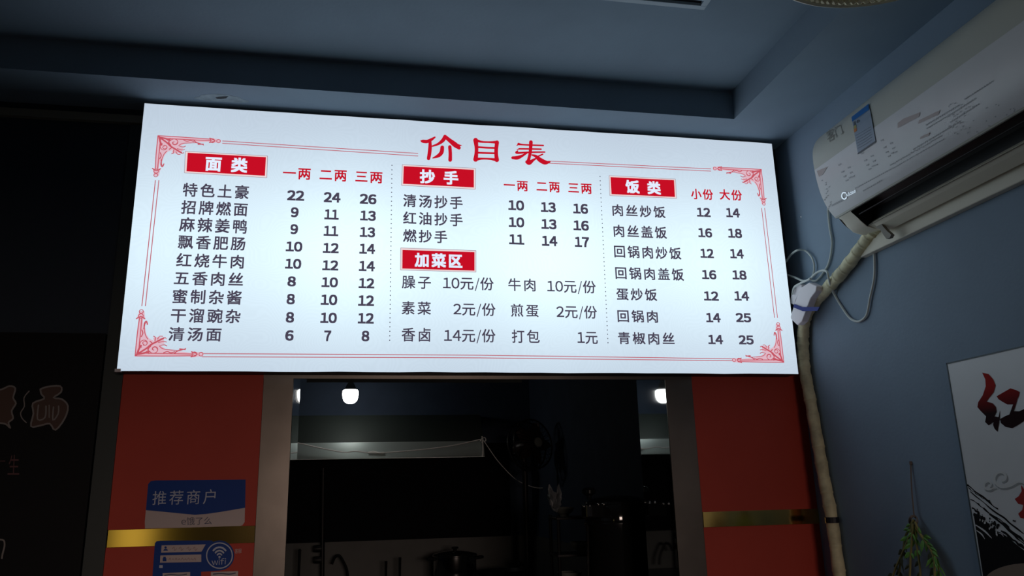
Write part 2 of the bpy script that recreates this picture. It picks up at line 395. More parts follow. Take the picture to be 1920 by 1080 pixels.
pl = thing('wall_panel', 'red wall panel left of the kitchen hatch, carrying the two blue stickers', 'wall panel', (0.22, YW, FZ - .95), 'red wall panels beside the hatch')
zb0, zb1 = FZ - 0.548, FZ - 0.494
MB().box((-0.002, YW - 0.006, zb1), (0.446, YW, FZ + 0.05)).build('panel', 'red', pl)
MB().box((-0.002, YW - 0.006, FZ - .95), (0.446, YW, zb0)).build('panel', 'red', pl)
MB().box((0.0, YW - 0.010, zb0), (0.446, YW, zb1)).build('brass_strip', 'brass', pl, bevel=.001)
pr = thing('wall_panel', 'red wall panel right of the kitchen hatch, beside the cream hose', 'wall panel', (2.23, YW, FZ - .95), 'red wall panels beside the hatch')
MB().box((2.004, YW - 0.006, zb1), (XR, YW, FZ + 0.05)).build('panel', 'red', pr)
MB().box((2.004, YW - 0.006, FZ - .95), (XR, YW, zb0)).build('panel', 'red', pr)
MB().box((2.004, YW - 0.010, zb0), (XR, YW, zb1)).build('brass_strip', 'brass', pr, bevel=.001)

# ================================================================== MENU BOARD
W, H = 2.4, 0.9473
board = thing('menu_board', 'large backlit white menu board hung above the kitchen hatch', 'menu board', (0, 0, FZ))
MB().box((0.0, 0.003, FZ), (W, YW - 0.01, FZ + H)).build('box_frame', 'frame', board)
pts = []
random.seed(3)
for k in range(25): pts.append((W * k / 24, 0, FZ + random.uniform(-.0012, .0012)))
for k in range(25): pts.append((W - W * k / 24, 0, FZ + H + random.uniform(-.0015, .001)))
MB().prism(pts, (0, 0.003, 0)).build('backlit_panel', 'board', board)
YT = -0.0012
def S(px, py, y=YT): return onY(px, py, y)
def SR(zx, zy, ox, oy, sc, y=YT): return S(ox + zx / sc, oy + zy / sc, y)
def line_px(name, segs, wpx, m, y=YT, parent=board):
    """thin printed lines: list of px polylines"""
    mb = MB()
    for seg in segs:
        P = [S(*p, y) for p in seg]
        for a, b in zip(P, P[1:]):
            t = (b - a).normalized(); n = Vector((-t.z, 0, t.x)) * wpx * 0.00185 / 2
            mb.add([a - n, b - n, b + n, a + n], [(0, 1, 2, 3)])
    me = bpy.data.meshes.new(name); o0 = wloc(parent); me.from_pydata([tuple(p - o0) for p in mb.v], [], mb.f); me.materials.append(M[m])
    o = bpy.data.objects.new(name, me); C.objects.link(o); o.parent = parent; return o
def menu_text(s, xl, yl, xr, yr, h, m='ink_dark', sp=1.15, bold=0.018, y=YT, name='menu_text'):
    a = S(xl, yl, y); b = S(xr, yr, y); zc = (a.z + b.z) / 2
    mid = S((xl + xr) / 2, (yl + yr) / 2, y); hh = abs(S((xl + xr) / 2, (yl + yr) / 2 - h / 2, y).z - S((xl + xr) / 2, (yl + yr) / 2 + h / 2, y).z)
    text_on(name, s, lambda u, v: Vector((a.x + (b.x - a.x) * u, y, zc + (v - .5) * hh)), m, board, sp, bold)
def row(name, nums, h=24, dh=19):
    s, xl, yl, xr, yr = name
    menu_text(s, xl, yl, xr, yr, h, name='dish_name')
    for n, a, b, y in nums: menu_text(n, a, y, b, y, dh, bold=0.038, name='price')
row(('特色土豪', 342.9, 355.8, 466.6, 360), [('22', 538.3, 570.7, 366.5), ('24', 607, 638.7, 370), ('26', 674.4, 706, 373.2)], 26)
row(('招牌燃面', 340, 388, 464.4, 393), [('9', 545.4, 560, 398), ('11', 608.3, 635.3, 402.2), ('13', 675.3, 704.8, 404.4)], 26)
row(('麻辣姜鸭', 336.4, 420.4, 463, 425), [('9', 544.5, 559, 429.7), ('11', 607, 634.5, 433), ('13', 674.7, 703.4, 435.4)], 27)
row(('飘香肥肠', 334, 453, 460, 457.6), [('10', 536, 567, 462.3), ('12', 605.5, 635.3, 465), ('14', 673.9, 703.4, 466.6)], 26)
row(('红烧牛肉', 330.8, 487.7, 457.3, 490.7), [('10', 534.7, 565, 494.7), ('12', 604.4, 634.5, 497.5), ('14', 673, 703, 499)], 26)
row(('五香肉丝', 326.6, 521.4, 456, 524), [('8', 539, 555, 527.6), ('10', 603, 633.7, 529.3), ('12', 672.5, 702, 531)], 26)
row(('蜜制杂酱', 323.7, 555.7, 453, 558), [('8', 537.5, 553, 560.8), ('10', 601.6, 632.5, 562.2), ('12', 671.6, 701.4, 563.6)], 27, 20)
row(('干溜豌杂', 320.4, 590.9, 451, 593), [('8', 536, 551.5, 595), ('10', 600.8, 631.7, 596), ('12', 671, 701, 596.8)], 27, 20)
row(('清汤面', 316, 626, 415, 627.4), [('6', 534.7, 550.7, 629), ('7', 607.8, 621, 629.7), ('8', 678, 692.7, 630)], 26, 20)
row(('清汤抄手', 755.9, 376.3, 867.5, 380), [('10', 953, 982.7, 385), ('13', 1014, 1042, 388.6), ('16', 1074.6, 1102.4, 391.3)], 24)
row(('红油抄手', 755.9, 409, 867.5, 412), [('10', 953.8, 983, 416.8), ('13', 1015, 1043.4, 420.3), ('16', 1075, 1104, 422.8)], 24)
row(('燃抄手', 755.9, 441.8, 838.5, 444), [('11', 954.5, 983, 449), ('14', 1016, 1045, 451.8), ('17', 1077.6, 1104.7, 453.8)], 24)
row(('肉丝炒饭', 1148.3, 394.4, 1247.4, 397.4), [('12', 1306.4, 1332, 398), ('14', 1361.3, 1386.9, 399)], 22, 17)
row(('肉丝盖饭', 1150.5, 433.2, 1250, 435.7), [('16', 1309, 1335, 436.4), ('18', 1365, 1391, 437.4)], 23, 17.5)
row(('回锅肉炒饭', 1151.5, 472, 1277, 474.5), [('12', 1313, 1338, 475), ('14', 1368.8, 1394.3, 475.8)], 23, 17.5)
row(('回锅肉盖饭', 1153.8, 512.2, 1282, 514.4), [('16', 1316, 1343, 515), ('18', 1373, 1399.6, 515.6)], 23, 17.5)
row(('蛋炒饭', 1155.6, 551.6, 1231.8, 552.7), [('12', 1319.6, 1347.3, 555), ('14', 1376.7, 1404.4, 555)], 23, 17.5)
row(('回锅肉', 1157.8, 592.7, 1233.3, 593.3), [('14', 1323.8, 1351, 595.6), ('25', 1379.6, 1408.2, 595.6)], 23, 17.5)
row(('青椒肉丝', 1158.9, 633.8, 1264.4, 635), [('14', 1327.8, 1355.6, 636.7), ('25', 1384.9, 1412.9, 637.3)], 23, 17.5)
for s, a, b, y, h in [('臊子', 753.6, 808, 529.4, 24), ('牛肉', 953, 1004, 534, 24), ('素菜', 753, 808, 577.6, 25), ('煎蛋', 958, 1009.8, 582.2, 24), ('香卤', 753, 807.5, 627.4, 26), ('打包', 959.6, 1011.7, 630.6, 25)]:
    menu_text(s, a, y, b, y, h, name='dish_name', bold=0.012)
for s, a, b, y, h in [('10元/份', 830.6, 925.6, 532.2, 26), ('10元/份', 1026, 1117, 538, 26), ('2元/份', 850, 929, 580.8, 26), ('2元/份', 1043.4, 1119.3, 585.7, 26), ('14元/份', 832.7, 929, 630, 27), ('1元', 1082.7, 1120.5, 633.6, 23)]:
    menu_text(s, a, y, b, y, h, name='price', bold=0.012, sp=1.05)
for s, a, b, y, h in [('一两', 530.4, 582.5, 325.6, 21), ('二两', 599.3, 650, 328.9, 21), ('三两', 666.3, 717, 332.4, 21), ('一两', 944.5, 989.7, 348.3, 19), ('二两', 1005.9, 1049.4, 350.6, 19), ('三两', 1065.4, 1109.4, 353.4, 19), ('小份', 1295.7, 1336.8, 364.2, 20), ('大份', 1349, 1391, 365.4, 20)]:
    menu_text(s, a, y, b, y, h, 'ink_red', 1.12, 0.020, name='size_heading')
def heading(s, outer, inner, tx):
    fr = MB().add([S(*p, YT + .0002) for p in outer], [(0, 1, 2, 3)])
    o = fr.build('heading_margin', 'ink_pale', board)
    line_px('heading_border', [outer + outer[:1]], 0.9, 'ink_grey', YT)
    MB().add([S(*p, YT - .0002) for p in inner], [(0, 1, 2, 3)]).build('heading_box', 'ink_box', board)
    menu_text(s, *tx, 'ink_white', 1.15, 0.038, YT - .0006, 'heading_text')
heading('面 类', [(347.7, 283.5), (501.8, 292.5), (500.4, 333.3), (345.7, 324)], [(351.9, 286.3), (498.7, 294.7), (496.7, 329.6), (349.6, 321.2)], (385, 306.6, 464.4, 310, 28))
heading('抄 手', [(754.3, 308.7), (891.8, 315.6), (891.3, 355), (752.9, 347.6)], [(757, 311.5), (888.5, 318.4), (888.5, 351.5), (755.9, 344.6)], (787, 330.7, 859.4, 333.5, 26))
heading('加菜区', [(751.3, 464.6), (892.5, 469.7), (892.5, 510.2), (750.8, 506.3)], [(754.7, 468.6), (889.7, 472.7), (889.7, 507.5), (754.3, 503.5)], (777.4, 487.3, 867, 489.4, 27))
heading('饭 类', [(1142, 329.2), (1266.5, 335.8), (1268.7, 372), (1143.4, 366.7)], [(1144.7, 332), (1263.8, 337.8), (1265.5, 369.3), (1146.6, 364)], (1172.8, 350, 1238.9, 352.2, 25))
# double rule lines
for seg in ([(416.7, 264.3), (784, 287.7)], [(416.7, 268.6), (784, 292.5)], [(1028, 302.0), (1333.2, 316.7)], [(1028, 305.9), (1333.2, 320.9)],
            [(291.4, 338), (266, 574)], [(297.9, 338), (272.6, 574)], [(1428, 390), (1452.2, 596)], [(1433.7, 390), (1457.8, 596)],
            [(378.6, 663), (900, 666), (1374.4, 672.7)], [(378.6, 669), (900, 671), (1374.4, 676.4)]):
    line_px('rule_line', [seg], 1.5, 'ink_line')
# dotted separators
for (x0, y0), (x1, y1), n in [((735, 310), (730.7, 638), 40), ((1125, 331), (1140, 642.7), 40)]:
    mb = MB()
    for k in range(n):
        t = k / (n - 1); p = S(x0 + (x1 - x0) * t, y0 + (y1 - y0) * t)
        mb.add([p + Vector((.0022 * math.cos(a), 0, .0022 * math.sin(a))) for a in [PI * j / 3 for j in range(6)]], [tuple(range(6))])
    mb.build('dotted_line', 'ink_dark', board)
# corner ornaments: local u,v in px units of 1.87 mm from the outer corner
def ornament(cx, cy, sx, sy):
    o0 = S(cx, cy); k = 0.00187
    fn = lambda yy: (lambda u, v: Vector((o0.x + sx * u * k, yy, o0.z - sy * v * k)))
    def arc(x, y, r, a0, a1, n=10, r1=None): return [(x + (r + ((r1 if r1 is not None else r) - r) * t / n) * math.cos(a0 + (a1 - a0) * t / n), y + (r + ((r1 if r1 is not None else r) - r) * t / n) * math.sin(a0 + (a1 - a0) * t / n)) for t in range(n + 1)]
    fill = [[(0, 0), (92, 0), (92, 6), (78, 8), (60, 9), (60, 0.1)], [(0, 0), (6, 0), (8, 50), (7, 66), (0, 66)],
            [(0, 0), (60, 0), (60, 11), (48, 13), (41, 18), (36, 25), (28, 27), (20, 31), (15, 38), (12, 50), (6, 50), (0, 4)],
            [(36, 20), (46, 22), (44, 32), (34, 34), (26, 32), (30, 24)], [(90, 0), (95, -2), (112, 1), (112, 7), (95, 8), (90, 6)], [(0, 64), (-3, 68), (0, 80), (8, 80), (10, 68), (7, 64)]]
    decal('corner_ornament', fill, fn(YT), 'ink_pink', board)
    red = []
    W1 = 1.3
    def st(p, w=W1): red.extend(ribbon2(p, [w] * len(p), 3))
    st([(0, 0), (45, 0), (94, 1)], 1.6); st([(2, 5), (50, 4.5), (96, 4)], 1.6); st([(0, 0), (0, 40), (1, 66)], 1.6); st([(5, 4), (5, 40), (5, 66)], 1.6)
    st(arc(30, 12, 8, -2.6, 3.4, 14, 3)); st(arc(30, 12, 5, 0, 4.5, 8, 1.5)); st(arc(13, 22, 8, 4.2, -2.0, 14, 3)); st(arc(13, 22, 5, 0, 4.5, 8, 1.5))
    st([(38, 18), (44, 13), (58, 11), (72, 10), (82, 14)]); st([(18, 30), (14, 36), (11, 46), (11, 56), (13, 60)])
    st([(2, 2), (10, 8), (18, 14), (24, 20), (34, 26), (44, 32)], 3.0); st([(3, 3), (14, 5), (22, 8)], 3.2); st([(3, 3), (5, 12), (8, 18)], 3.2)
    st([(40, 19), (46, 20), (50, 18)], 1.6); st([(36, 24), (44, 26), (49, 25)], 1.4); st([(40, 30), (46, 33), (48, 31)]); st([(30, 27), (30, 33), (27, 35)], 1.6); st([(34, 30), (37, 35), (42, 35)], 1.4)
    st([(64, 5), (68, 9), (76, 12), (82, 12), (72, 13)], 2.0); st([(10, 48), (10, 58), (13, 62), (15, 56)], 2.0); st([(18, 8), (22, 4), (20, 12), (24, 18)], 2.2)
    st(arc(97, 4, 4, 0, 2 * PI, 8)); st(arc(108, 4, 3.4, 0, 2 * PI, 8)); st([(92, -1), (102, 4), (92, 8)], 2); st(arc(3, 71, 4, 0, 2 * PI, 8)); st(arc(3, 79, 3.4, 0, 2 * PI, 8)); st([(-4, 66), (3, 70), (10, 66)], 2)
    st([(46, 6), (52, 8), (58, 6), (64, 8)], 1.6); st([(7, 34), (9, 40), (7, 46)], 1.8); st([(22, 18), (26, 22), (22, 26)], 1.8)
    decal('ornament_scroll', red, fn(YT - .0003), 'ink_orn', board)
ornament(296.2, 254.5, 1, 1); ornament(1427.4, 317.7, -1, 1); ornament(253.4, 667.3, 1, -1); ornament(1469.6, 679.5, -1, -1)
# clerical-script title
def title_char(strokes):
    polys = []
    for pts, ws in strokes: polys += ribbon2(pts, [x * 1.28 for x in ws], 6)
    decal('title_character', polys, lambda x, y: SR(x, y, 720, 230, 4.32, YT - .0004), 'ink_red', board)
title_char([([(412, 118), (385, 136), (350, 152), (312, 150), (300, 146)], [10, 18, 22, 20, 8]), ([(373, 145), (373, 200), (368, 250), (361, 290)], [18, 23, 24, 22]),
            ([(494, 112), (478, 142), (440, 172), (392, 190)], [22, 24, 16, 10]), ([(494, 112), (530, 142), (575, 178), (608, 204)], [22, 25, 32, 22]), ([(575, 176), (606, 184), (626, 184)], [22, 14, 5]),
            ([(472, 200), (466, 240), (440, 268), (396, 286)], [24, 26, 22, 7]), ([(533, 196), (537, 250), (536, 302)], [22, 22, 24])])
title_char([([(742, 142), (749, 200), (748, 250), (742, 298)], [30, 24, 24, 30]), ([(915, 160), (909, 215), (909, 260), (914, 302)], [26, 24, 24, 28]), ([(742, 142), (790, 155), (860, 158), (916, 158)], [22, 13, 12, 20]),
            ([(752, 197), (830, 203), (905, 205)], [12, 12, 12]), ([(752, 243), (830, 246), (905, 248)], [12, 12, 12]), ([(740, 298), (790, 292), (860, 294), (916, 302)], [24, 13, 13, 22])])
title_char([([(1190, 158), (1188, 200), (1183, 250), (1174, 290), (1168, 318)], [24, 22, 20, 20, 26]), ([(1090, 173), (1120, 178), (1200, 182), (1290, 185)], [16, 10, 10, 10]), ([(1092, 172), (1076, 186)], [10, 5]), ([(1095, 212), (1180, 213), (1272, 215)], [10, 10, 10]),
            ([(1096, 212), (1078, 218)], [8, 5]), ([(1082, 230), (1075, 245), (1180, 240), (1302, 238)], [10, 13, 11, 9]), ([(1160, 244), (1120, 268), (1080, 284), (1042, 284)], [9, 16, 24, 18]),
            ([(1158, 318), (1178, 324), (1210, 302), (1248, 280)], [22, 28, 16, 6]), ([(1200, 262), (1230, 272), (1262, 300), (1305, 322), (1345, 318)], [10, 18, 28, 28, 8]), ([(1285, 256), (1250, 272), (1228, 284)], [9, 9, 5])])
# loose screw/cable at the lower left corner of the board
MB().box((-0.006, -.002, FZ - .004), (0.012, 0.012, FZ + .006)).build('corner_clip', 'white_plastic', board)

# ================================================================== BLACK SIGN AT THE LEFT
YS = 0.07
bs = thing('wall_sign', 'black wall sign with dim outlined characters, left of the menu board', 'sign', (-0.9, YS, FZ - .95))
MB().box((-1.8, YS, FZ - .95), (-0.066, YW, FZ + .135)).build('board', 'black_board', bs, bevel=.001)
def L(x, y, e=0.0): return onY(x / 2.841, 700 + y / 2.841, YS - .0006 - e)
def outline(closed, pts, w=9): 
    P = pts + pts[:1] if closed else pts
    q = []; 
    q += ribbon2(P, [w] * len(P), 3); return q
big = [(215, 85), (250, 72), (320, 68), (325, 100), (285, 130), (330, 138), (362, 175), (345, 240), (295, 302), (265, 268), (215, 278), (165, 282), (178, 215), (175, 160), (235, 135), (220, 110)]
decal('letter_face', [big], lambda x, y: L(x, y), 'letter_brown', bs)
decal('letter_outline', outline(True, big), lambda x, y: L(x, y, .0005), 'letter_line', bs)
decal('letter_outline', outline(False, [(205, 170), (200, 245), (240, 235), (245, 175)], 8) + outline(False, [(285, 180), (282, 250), (310, 215), (312, 175)], 8) + outline(False, [(262, 170), (262, 235)], 6), lambda x, y: L(x, y, .0008), 'letter_line', bs)
rad = [(-60, 100), (10, 85), (50, 68), (82, 80), (70, 130), (85, 160), (62, 200), (70, 240), (45, 262), (55, 292), (30, 270), (-20, 265), (-60, 285), (-90, 240), (-80, 180), (-95, 130)]
decal('letter_face', [rad], lambda x, y: L(x, y), 'letter_brown', bs)
decal('letter_outline', outline(True, rad), lambda x, y: L(x, y, .0005), 'letter_line', bs)
decal('letter_outline', outline(False, [(155, 95), (128, 130), (130, 175), (110, 210), (118, 240), (140, 262)], 6), lambda x, y: L(x, y, .0005), 'letter_line', bs)
text_on('letter_face', '生', quad_px((18, 853), (36, 853), (36, 890), (14, 890), lambda x, y: onY(x, y, YS - .0006)), 'letter_red', bs, 1, 0)
text_on('letter_face', '一', quad_px((-6, 862), (10, 862), (10, 867), (-6, 867), lambda x, y: onY(x, y, YS - .0006)), 'letter_red', bs, 1, 0)
decal('letter_outline', outline(False, [(-6, 885), (20, 890), (24, 920), (14, 960), (10, 985)], 9), lambda x, y: L(x, y, .0005), 'letter_line', bs)

# ================================================================== STICKERS
YP = YW - 0.0068
def P1(x, y, e=0.0): return onY(200 + x / 5.143, 870 + y / 5.143, YP - e)
st1 = thing('sticker', 'blue and white sticker on the red panel above the brass strip', 'sticker', P1(850, 620))
def poly_part(name, pts, m, parent, e, th=0.0008):
    MB().prism([P1(x, y, e) for x, y in pts], (0, th, 0)).build(name, m, parent)
poly_part('backing', [(400, 195), (425, 165), (470, 158), (1340, 150), (1340, 175), (1330, 560), (1310, 590), (1270, 602), (370, 622), (368, 560), (378, 440)], 'pale_print', st1, 0)
poly_part('blue_field', [(400, 195), (425, 165), (470, 158), (1340, 150), (1340, 175), (1335, 422), (1100, 462), (960, 482), (850, 490), (740, 480), (560, 462), (378, 445)], 'blue_print', st1, .0008, .0006)
text_on('sticker_text', '推荐商户', quad_px((287, 921), (405, 917), (403, 945), (285, 947), lambda x, y: onY(x, y, YP - .0015)), 'light_print', st1, 1.15, 0)
text_on('sticker_text', 'e饿了么', quad_px((340, 970), (397, 969), (397, 983), (340, 985), lambda x, y: onY(x, y, YP - .0012)), 'ink_blue', st1, 1.0, 0)
st2 = thing('sticker', 'blue wifi sticker on the red panel below the brass strip', 'sticker', P1(800, 1300))
YP2 = YW - 0.0108
def P2(x, y, e=0.0): return onY(200 + x / 5.143, 870 + y / 5.143, YP2 - e)
def poly2(name, pts, m, e, th=.0008): MB().prism([P2(x, y, e) for x, y in pts], (0, th, 0)).build(name, m, st2)
circ = [(1090 + 130 * math.cos(a), 885 + 132 * math.sin(a)) for a in [PI * k / 12 for k in range(-10, 8)]]
poly2('blue_card', [(465, 765), (480, 745), (520, 740), (1010, 738), (1030, 752)] + [(1090 + 140 * math.cos(a), 882 + 145 * math.sin(a)) for a in [-1.9 + 3.4 * k / 14 for k in range(15)]] + [(1000, 1035), (910, 1040), (910, 1400), (420, 1400), (440, 1100)], 'blue_print', 0)
poly2('name_field', [(530, 785), (955, 775), (915, 845), (525, 855)], 'pale_print', .0006, .0004)
poly2('password_field', [(518, 882), (912, 872), (912, 945), (514, 952)], 'pale_print', .0006, .0004)
decal('wifi_ring', ribbon2([(1088 + 124 * math.cos(a), 883 + 122 * math.sin(a)) for a in [2 * PI * k / 24 for k in range(25)]], [11] * 25, 2), lambda x, y: P2(x, y, .001), 'light_print', st2)
wf = []
for r, wd in ((92, 17), (60, 16), (30, 15)): wf += ribbon2([(1088 + r * .85 * math.sin(a), 895 - r * math.cos(a)) for a in [-.85 + 1.7 * k / 8 for k in range(9)]], [wd] * 9, 2)
wf += [[(1088 + 11 * math.cos(a), 896 + 11 * math.sin(a)) for a in [PI * k / 6 for k in range(12)]]]
decal('wifi_symbol', wf, lambda x, y: P2(x, y, .001), 'light_print', st2)
text_on('sticker_text', 'wifi', quad_px((396.5, 1047.5), (424, 1046.5), (423, 1058), (397.5, 1059.5), lambda x, y: onY(x, y, YP2 - .001)), 'light_print', st2, 1.1, 0)
decal('person_symbol', [[(568 + 12 * math.cos(a), 805 + 12 * math.sin(a)) for a in [PI * k / 5 for k in range(10)]], [(545, 836), (555, 820), (583, 820), (592, 836)]], lambda x, y: P2(x, y, .001), 'blue_print', st2)
decal('lock_symbol', [[(540, 908), (576, 908), (576, 938), (540, 938)], [(546, 895), (570, 895), (570, 908), (546, 908)]], lambda x, y: P2(x, y, .001), 'blue_print', st2)
hw = []
for k, x in enumerate((650, 715, 790, 850)): hw += ribbon2([(x - 20, 820), (x, 800), (x + 5, 835), (x + 25, 815)], [4, 4, 4, 4], 4)
for k in range(9): hw += ribbon2([(600 + 30 * k, 925), (610 + 30 * k, 905 + 8 * (k % 2)), (620 + 30 * k, 928)], [4, 4, 4], 4)
decal('handwriting', hw, lambda x, y: P2(x, y, .001), 'pen', st2)
poly2('small_print', [(508, 975), (540, 975), (540, 1003), (506, 1003)], 'light_print', .0006, .0004)
poly2('white_field', [(540, 1052), (805, 1042), (802, 1200), (536, 1200)], 'pale_print', .0006, .0004)
poly2('white_field', [(1005, 1042), (1268, 1032), (1262, 1200), (1002, 1200)], 'pale_print', .0002, .0004)
text_on('sticker_text', '客服', quad_px((440.5, 1029), (453, 1028.5), (453, 1037), (440, 1038), lambda x, y: onY(x, y, YW - .0068)), 'pale_print', pl, 1, 0)
decal('small_writing', ribbon2([(560, 1075), (620, 1065), (700, 1072), (770, 1062)], [10] * 4, 3) + ribbon2([(1030, 1062), (1100, 1055), (1180, 1062), (1240, 1052)], [12] * 4, 3), lambda x, y: P2(x, y, .001), 'ink_blue', st2)

# ================================================================== KITCHEN THINGS
bc = onY(657, 742, 3.12)
lb = thing('light_bulb', 'lit white bulb hanging in the kitchen behind the hatch', 'light bulb', bc - Vector((0, 0, .05)))
pr_ = [(0.0001, -.058), (.02, -.056), (.036, -.048), (.048, -.034), (.055, -.012), (.057, .012), (.056, .034), (.05, .042)]
MB().lathe(pr_, bc, 24).build('glass_globe', 'bulb', lb, smooth=True)
MB().lathe([(.05, .042), (.04, .055), (.024, .085), (.018, .10), (.018, .14), (.0001, .14)], bc, 20).build('socket', 'ceramic', lb, smooth=True)
MB().tube([bc + Vector((0, 0, .139)), Vector((bc.x, bc.y, ZK))], .004, 6).build('wire', 'dark_plastic', lb)

YH = 3.3
hx0, hx1 = 0.16, 1.70
za, zb = FZ - 0.145, FZ - 0.024
hd = thing('range_hood', 'steel range hood along the kitchen back wall with a bright front lip', 'range hood', ((hx0 + hx1) / 2, YH + .15, za))
MB().prism([(hx0, YH - .045, za), (hx0, YH, zb), (hx0, YH + .02, zb), (hx0, YH + .02, za)], (hx1 - hx0, 0, 0)).build('front_lip', 'hood', hd, bevel=.002)
MB().prism([(hx0, YH + .001, zb), (hx0, YKB, zb), (hx0, YKB, FZ + .19), (hx0, YH + .17, FZ + .19)], (hx1 - hx0, 0, 0)).build('canopy', 'hood_dim', hd)
MB().box((hx0, YH + .02, za + .02), (hx1, YKB, zb)).build('inner_tray', 'black_glass', hd)
# black sheet on the back wall under the hood
struct('trim_5', MB().box((-0.9, YKB - .01, ZTL), (1.95, YKB, FZ - .02)), 'black_glass')

def px_path(pts, Y, n=6): return catmull([onY(x, y, Y) for x, y in pts], n)
cordo = MB().tube(px_path([(548, 829), (566, 832), (600, 840), (645, 848), (665, 846), (700, 849.5), (745, 847), (800, 842), (850, 835), (905, 823)], 3.235), .0042, 6)
cordo.tube(px_path([(905, 823), (915, 838), (935, 866), (965, 897), (990, 910), (1010, 915), (1030, 913), (1046, 908)], 3.22), .003, 6)
co = cordo.build('cord', 'cord', None, smooth=True); tag(co, 'thin white cord sagging across the lip of the range hood', 'cord')
MB().tube(px_path([(690, 849), (700, 847), (712, 849.5), (720, 849)], 3.26, 3), .006, 6).build('knot', 'cord', co)
MB().tube(px_path([(904, 818), (905.5, 840), (905, 856)], 3.25, 3), .0055, 6).build('hanging_end', 'cord', co)
MB().tube(px_path([(900, 827), (908, 820), (911, 826), (903, 829)], 3.25, 3), .004, 6).build('knot', 'cord', co)

# pedestal fan
fc = onY(1000, 832, 2.7)
fan = thing('pedestal_fan', 'dark brown pedestal fan standing in the kitchen corner', 'fan', (fc.x + .09, 2.78, 0))
rot = Matrix.Rotation(math.radians(28), 3, 'Z') @ Matrix.Rotation(math.radians(-8), 3, 'X')
def FR(p): return fc + rot @ Vector(p)
MB().tube([FR((.17 * math.cos(a), 0, .17 * math.sin(a))) for a in [2 * PI * k / 32 for k in range(32)]], .006, 6, closed=True).build('guard_rim', 'dark_plastic', fan, smooth=True)
MB().tube([FR((.17 * math.cos(a), .07, .17 * math.sin(a))) for a in [2 * PI * k / 32 for k in range(32)]], .006, 6, closed=True).build('guard_rim', 'dark_plastic', fan, smooth=True)
for k in range(32):
    a = 2 * PI * k / 32; d = Vector((math.cos(a), 0, math.sin(a)))
    MB().tube([FR(d * .03 + Vector((0, -.055, 0))), FR(d * .10 + Vector((0, -.045, 0))), FR(d * .16 + Vector((0, -.015, 0))), FR(d * .172 + Vector((0, .035, 0))), FR(d * .12 + Vector((0, .10, 0)))], .0016, 4).build('guard_wire', 'dark_plastic', fan)
MB().lathe([(.0001, -.062), (.03, -.06), (.036, -.05), (.0001, -.048)], fc, 20, 'y', rot).build('badge', 'ceramic', fan)
for k in range(5):
    b_ = MB(); a0 = 2 * PI * k / 5
    v = []
    for i in range(6):
        t = i / 5; r = .03 + .125 * t; wd = .02 + .045 * math.sin(PI * min(t * .9 + .15, 1)); 
        for s_ in (-1, 1):
            a = a0 + s_ * wd / r * .8; v.append(FR((r * math.cos(a), .012 * s_, r * math.sin(a))))
    b_.add(v, [(2 * i, 2 * i + 1, 2 * i + 3, 2 * i + 2) for i in range(5)]); b_.build('fan_blade', 'fan', fan)
MB().lathe([(.0001, -.02), (.03, -.018), (.034, 0), (.034, .05), (.05, .08), (.05, .16), (.035, .19), (.0001, .195)], fc, 20, 'y', rot).build('motor', 'fan', fan, smooth=True)
pb = FR((0, .12, -.03))
MB().tube([pb, (pb.x + .01, pb.y, pb.z - .15), (pb.x + .012, pb.y, 0.03)], [.022, .02, .018], 12).build('pole', 'dark_plastic', fan, smooth=True)
MB().lathe([(.0001, 0), (.19, 0), (.19, .012), (.15, .03), (.03, .045), (.0001, .045)], (pb.x + .012, pb.y, 0), 32).build('base', 'dark_plastic', fan, smooth=True)

# counter and cooking pots
CT = FZ - 1.02
ct = MB().box((-0.4, 2.75, 0), (1.72, YKB - .012, CT)).build('kitchen_counter', 'counter', None, bevel=.004)
tag(ct, 'low steel kitchen counter carrying the lidded pot', 'counter')
pc = onY(853, 1043, 3.1)
pot = thing('stock_pot', 'steel pot with lid and black side handles on the kitchen counter', 'pot', (pc.x, 3.1, CT))
pz = pc.z - CT
MB().lathe([(.0001, 0), (.145, 0), (.15, .01), (.15, pz), (.158, pz + .004), (.158, pz + .010), (.14, pz + .010)], (pc.x, 3.1, CT), 32).build('body', 'chrome', pot, smooth=True)
plid = MB().lathe([(.157, pz + .010), (.152, pz + .018), (.10, pz + .03), (.04, pz + .037), (.0001, pz + .038)], (pc.x, 3.1, CT), 32).build('lid', 'dark_gloss', pot, smooth=True); 
MB().lathe([(.012, pz + .036), (.014, pz + .048), (.026, pz + .054), (.022, pz + .064), (.0001, pz + .066)], (pc.x, 3.1, CT), 16).build('lid_knob', 'dark_plastic', plid, smooth=True)
for s_ in (-1, 1):
    MB().tube(catmull([(pc.x + s_ * .148, 3.07, CT + pz - .015), (pc.x + s_ * .19, 3.065, CT + pz - .01), (pc.x + s_ * .19, 3.135, CT + pz - .01), (pc.x + s_ * .148, 3.13, CT + pz - .015)], 4), .009, 8).build('side_handle', 'dark_plastic', pot, smooth=True)
# wok beside it
wk = onY(945, 1078, 2.94)
MBw = MB().lathe([(.0001, 0), (.065, .005), (.13, .05), (.16, .09), (.164, .09), (.135, .045), (.065, -.0), (.0001, -.003)], (wk.x, 2.97, CT + .003), 32)
wo = thing('wok', 'dark wok beside the steel pot on the kitchen counter', 'wok', (wk.x, 2.98, CT)); MBw.build('bowl', 'dark_plastic', wo, smooth=True)
MB().tube([(wk.x + .10, 2.86, CT + .085), (wk.x + .12, 2.86, CT + .13), (wk.x + .08, 2.80, CT + .15)], [.01, .012, .014], 8).build('handle', 'dark_plastic', wo, smooth=True)

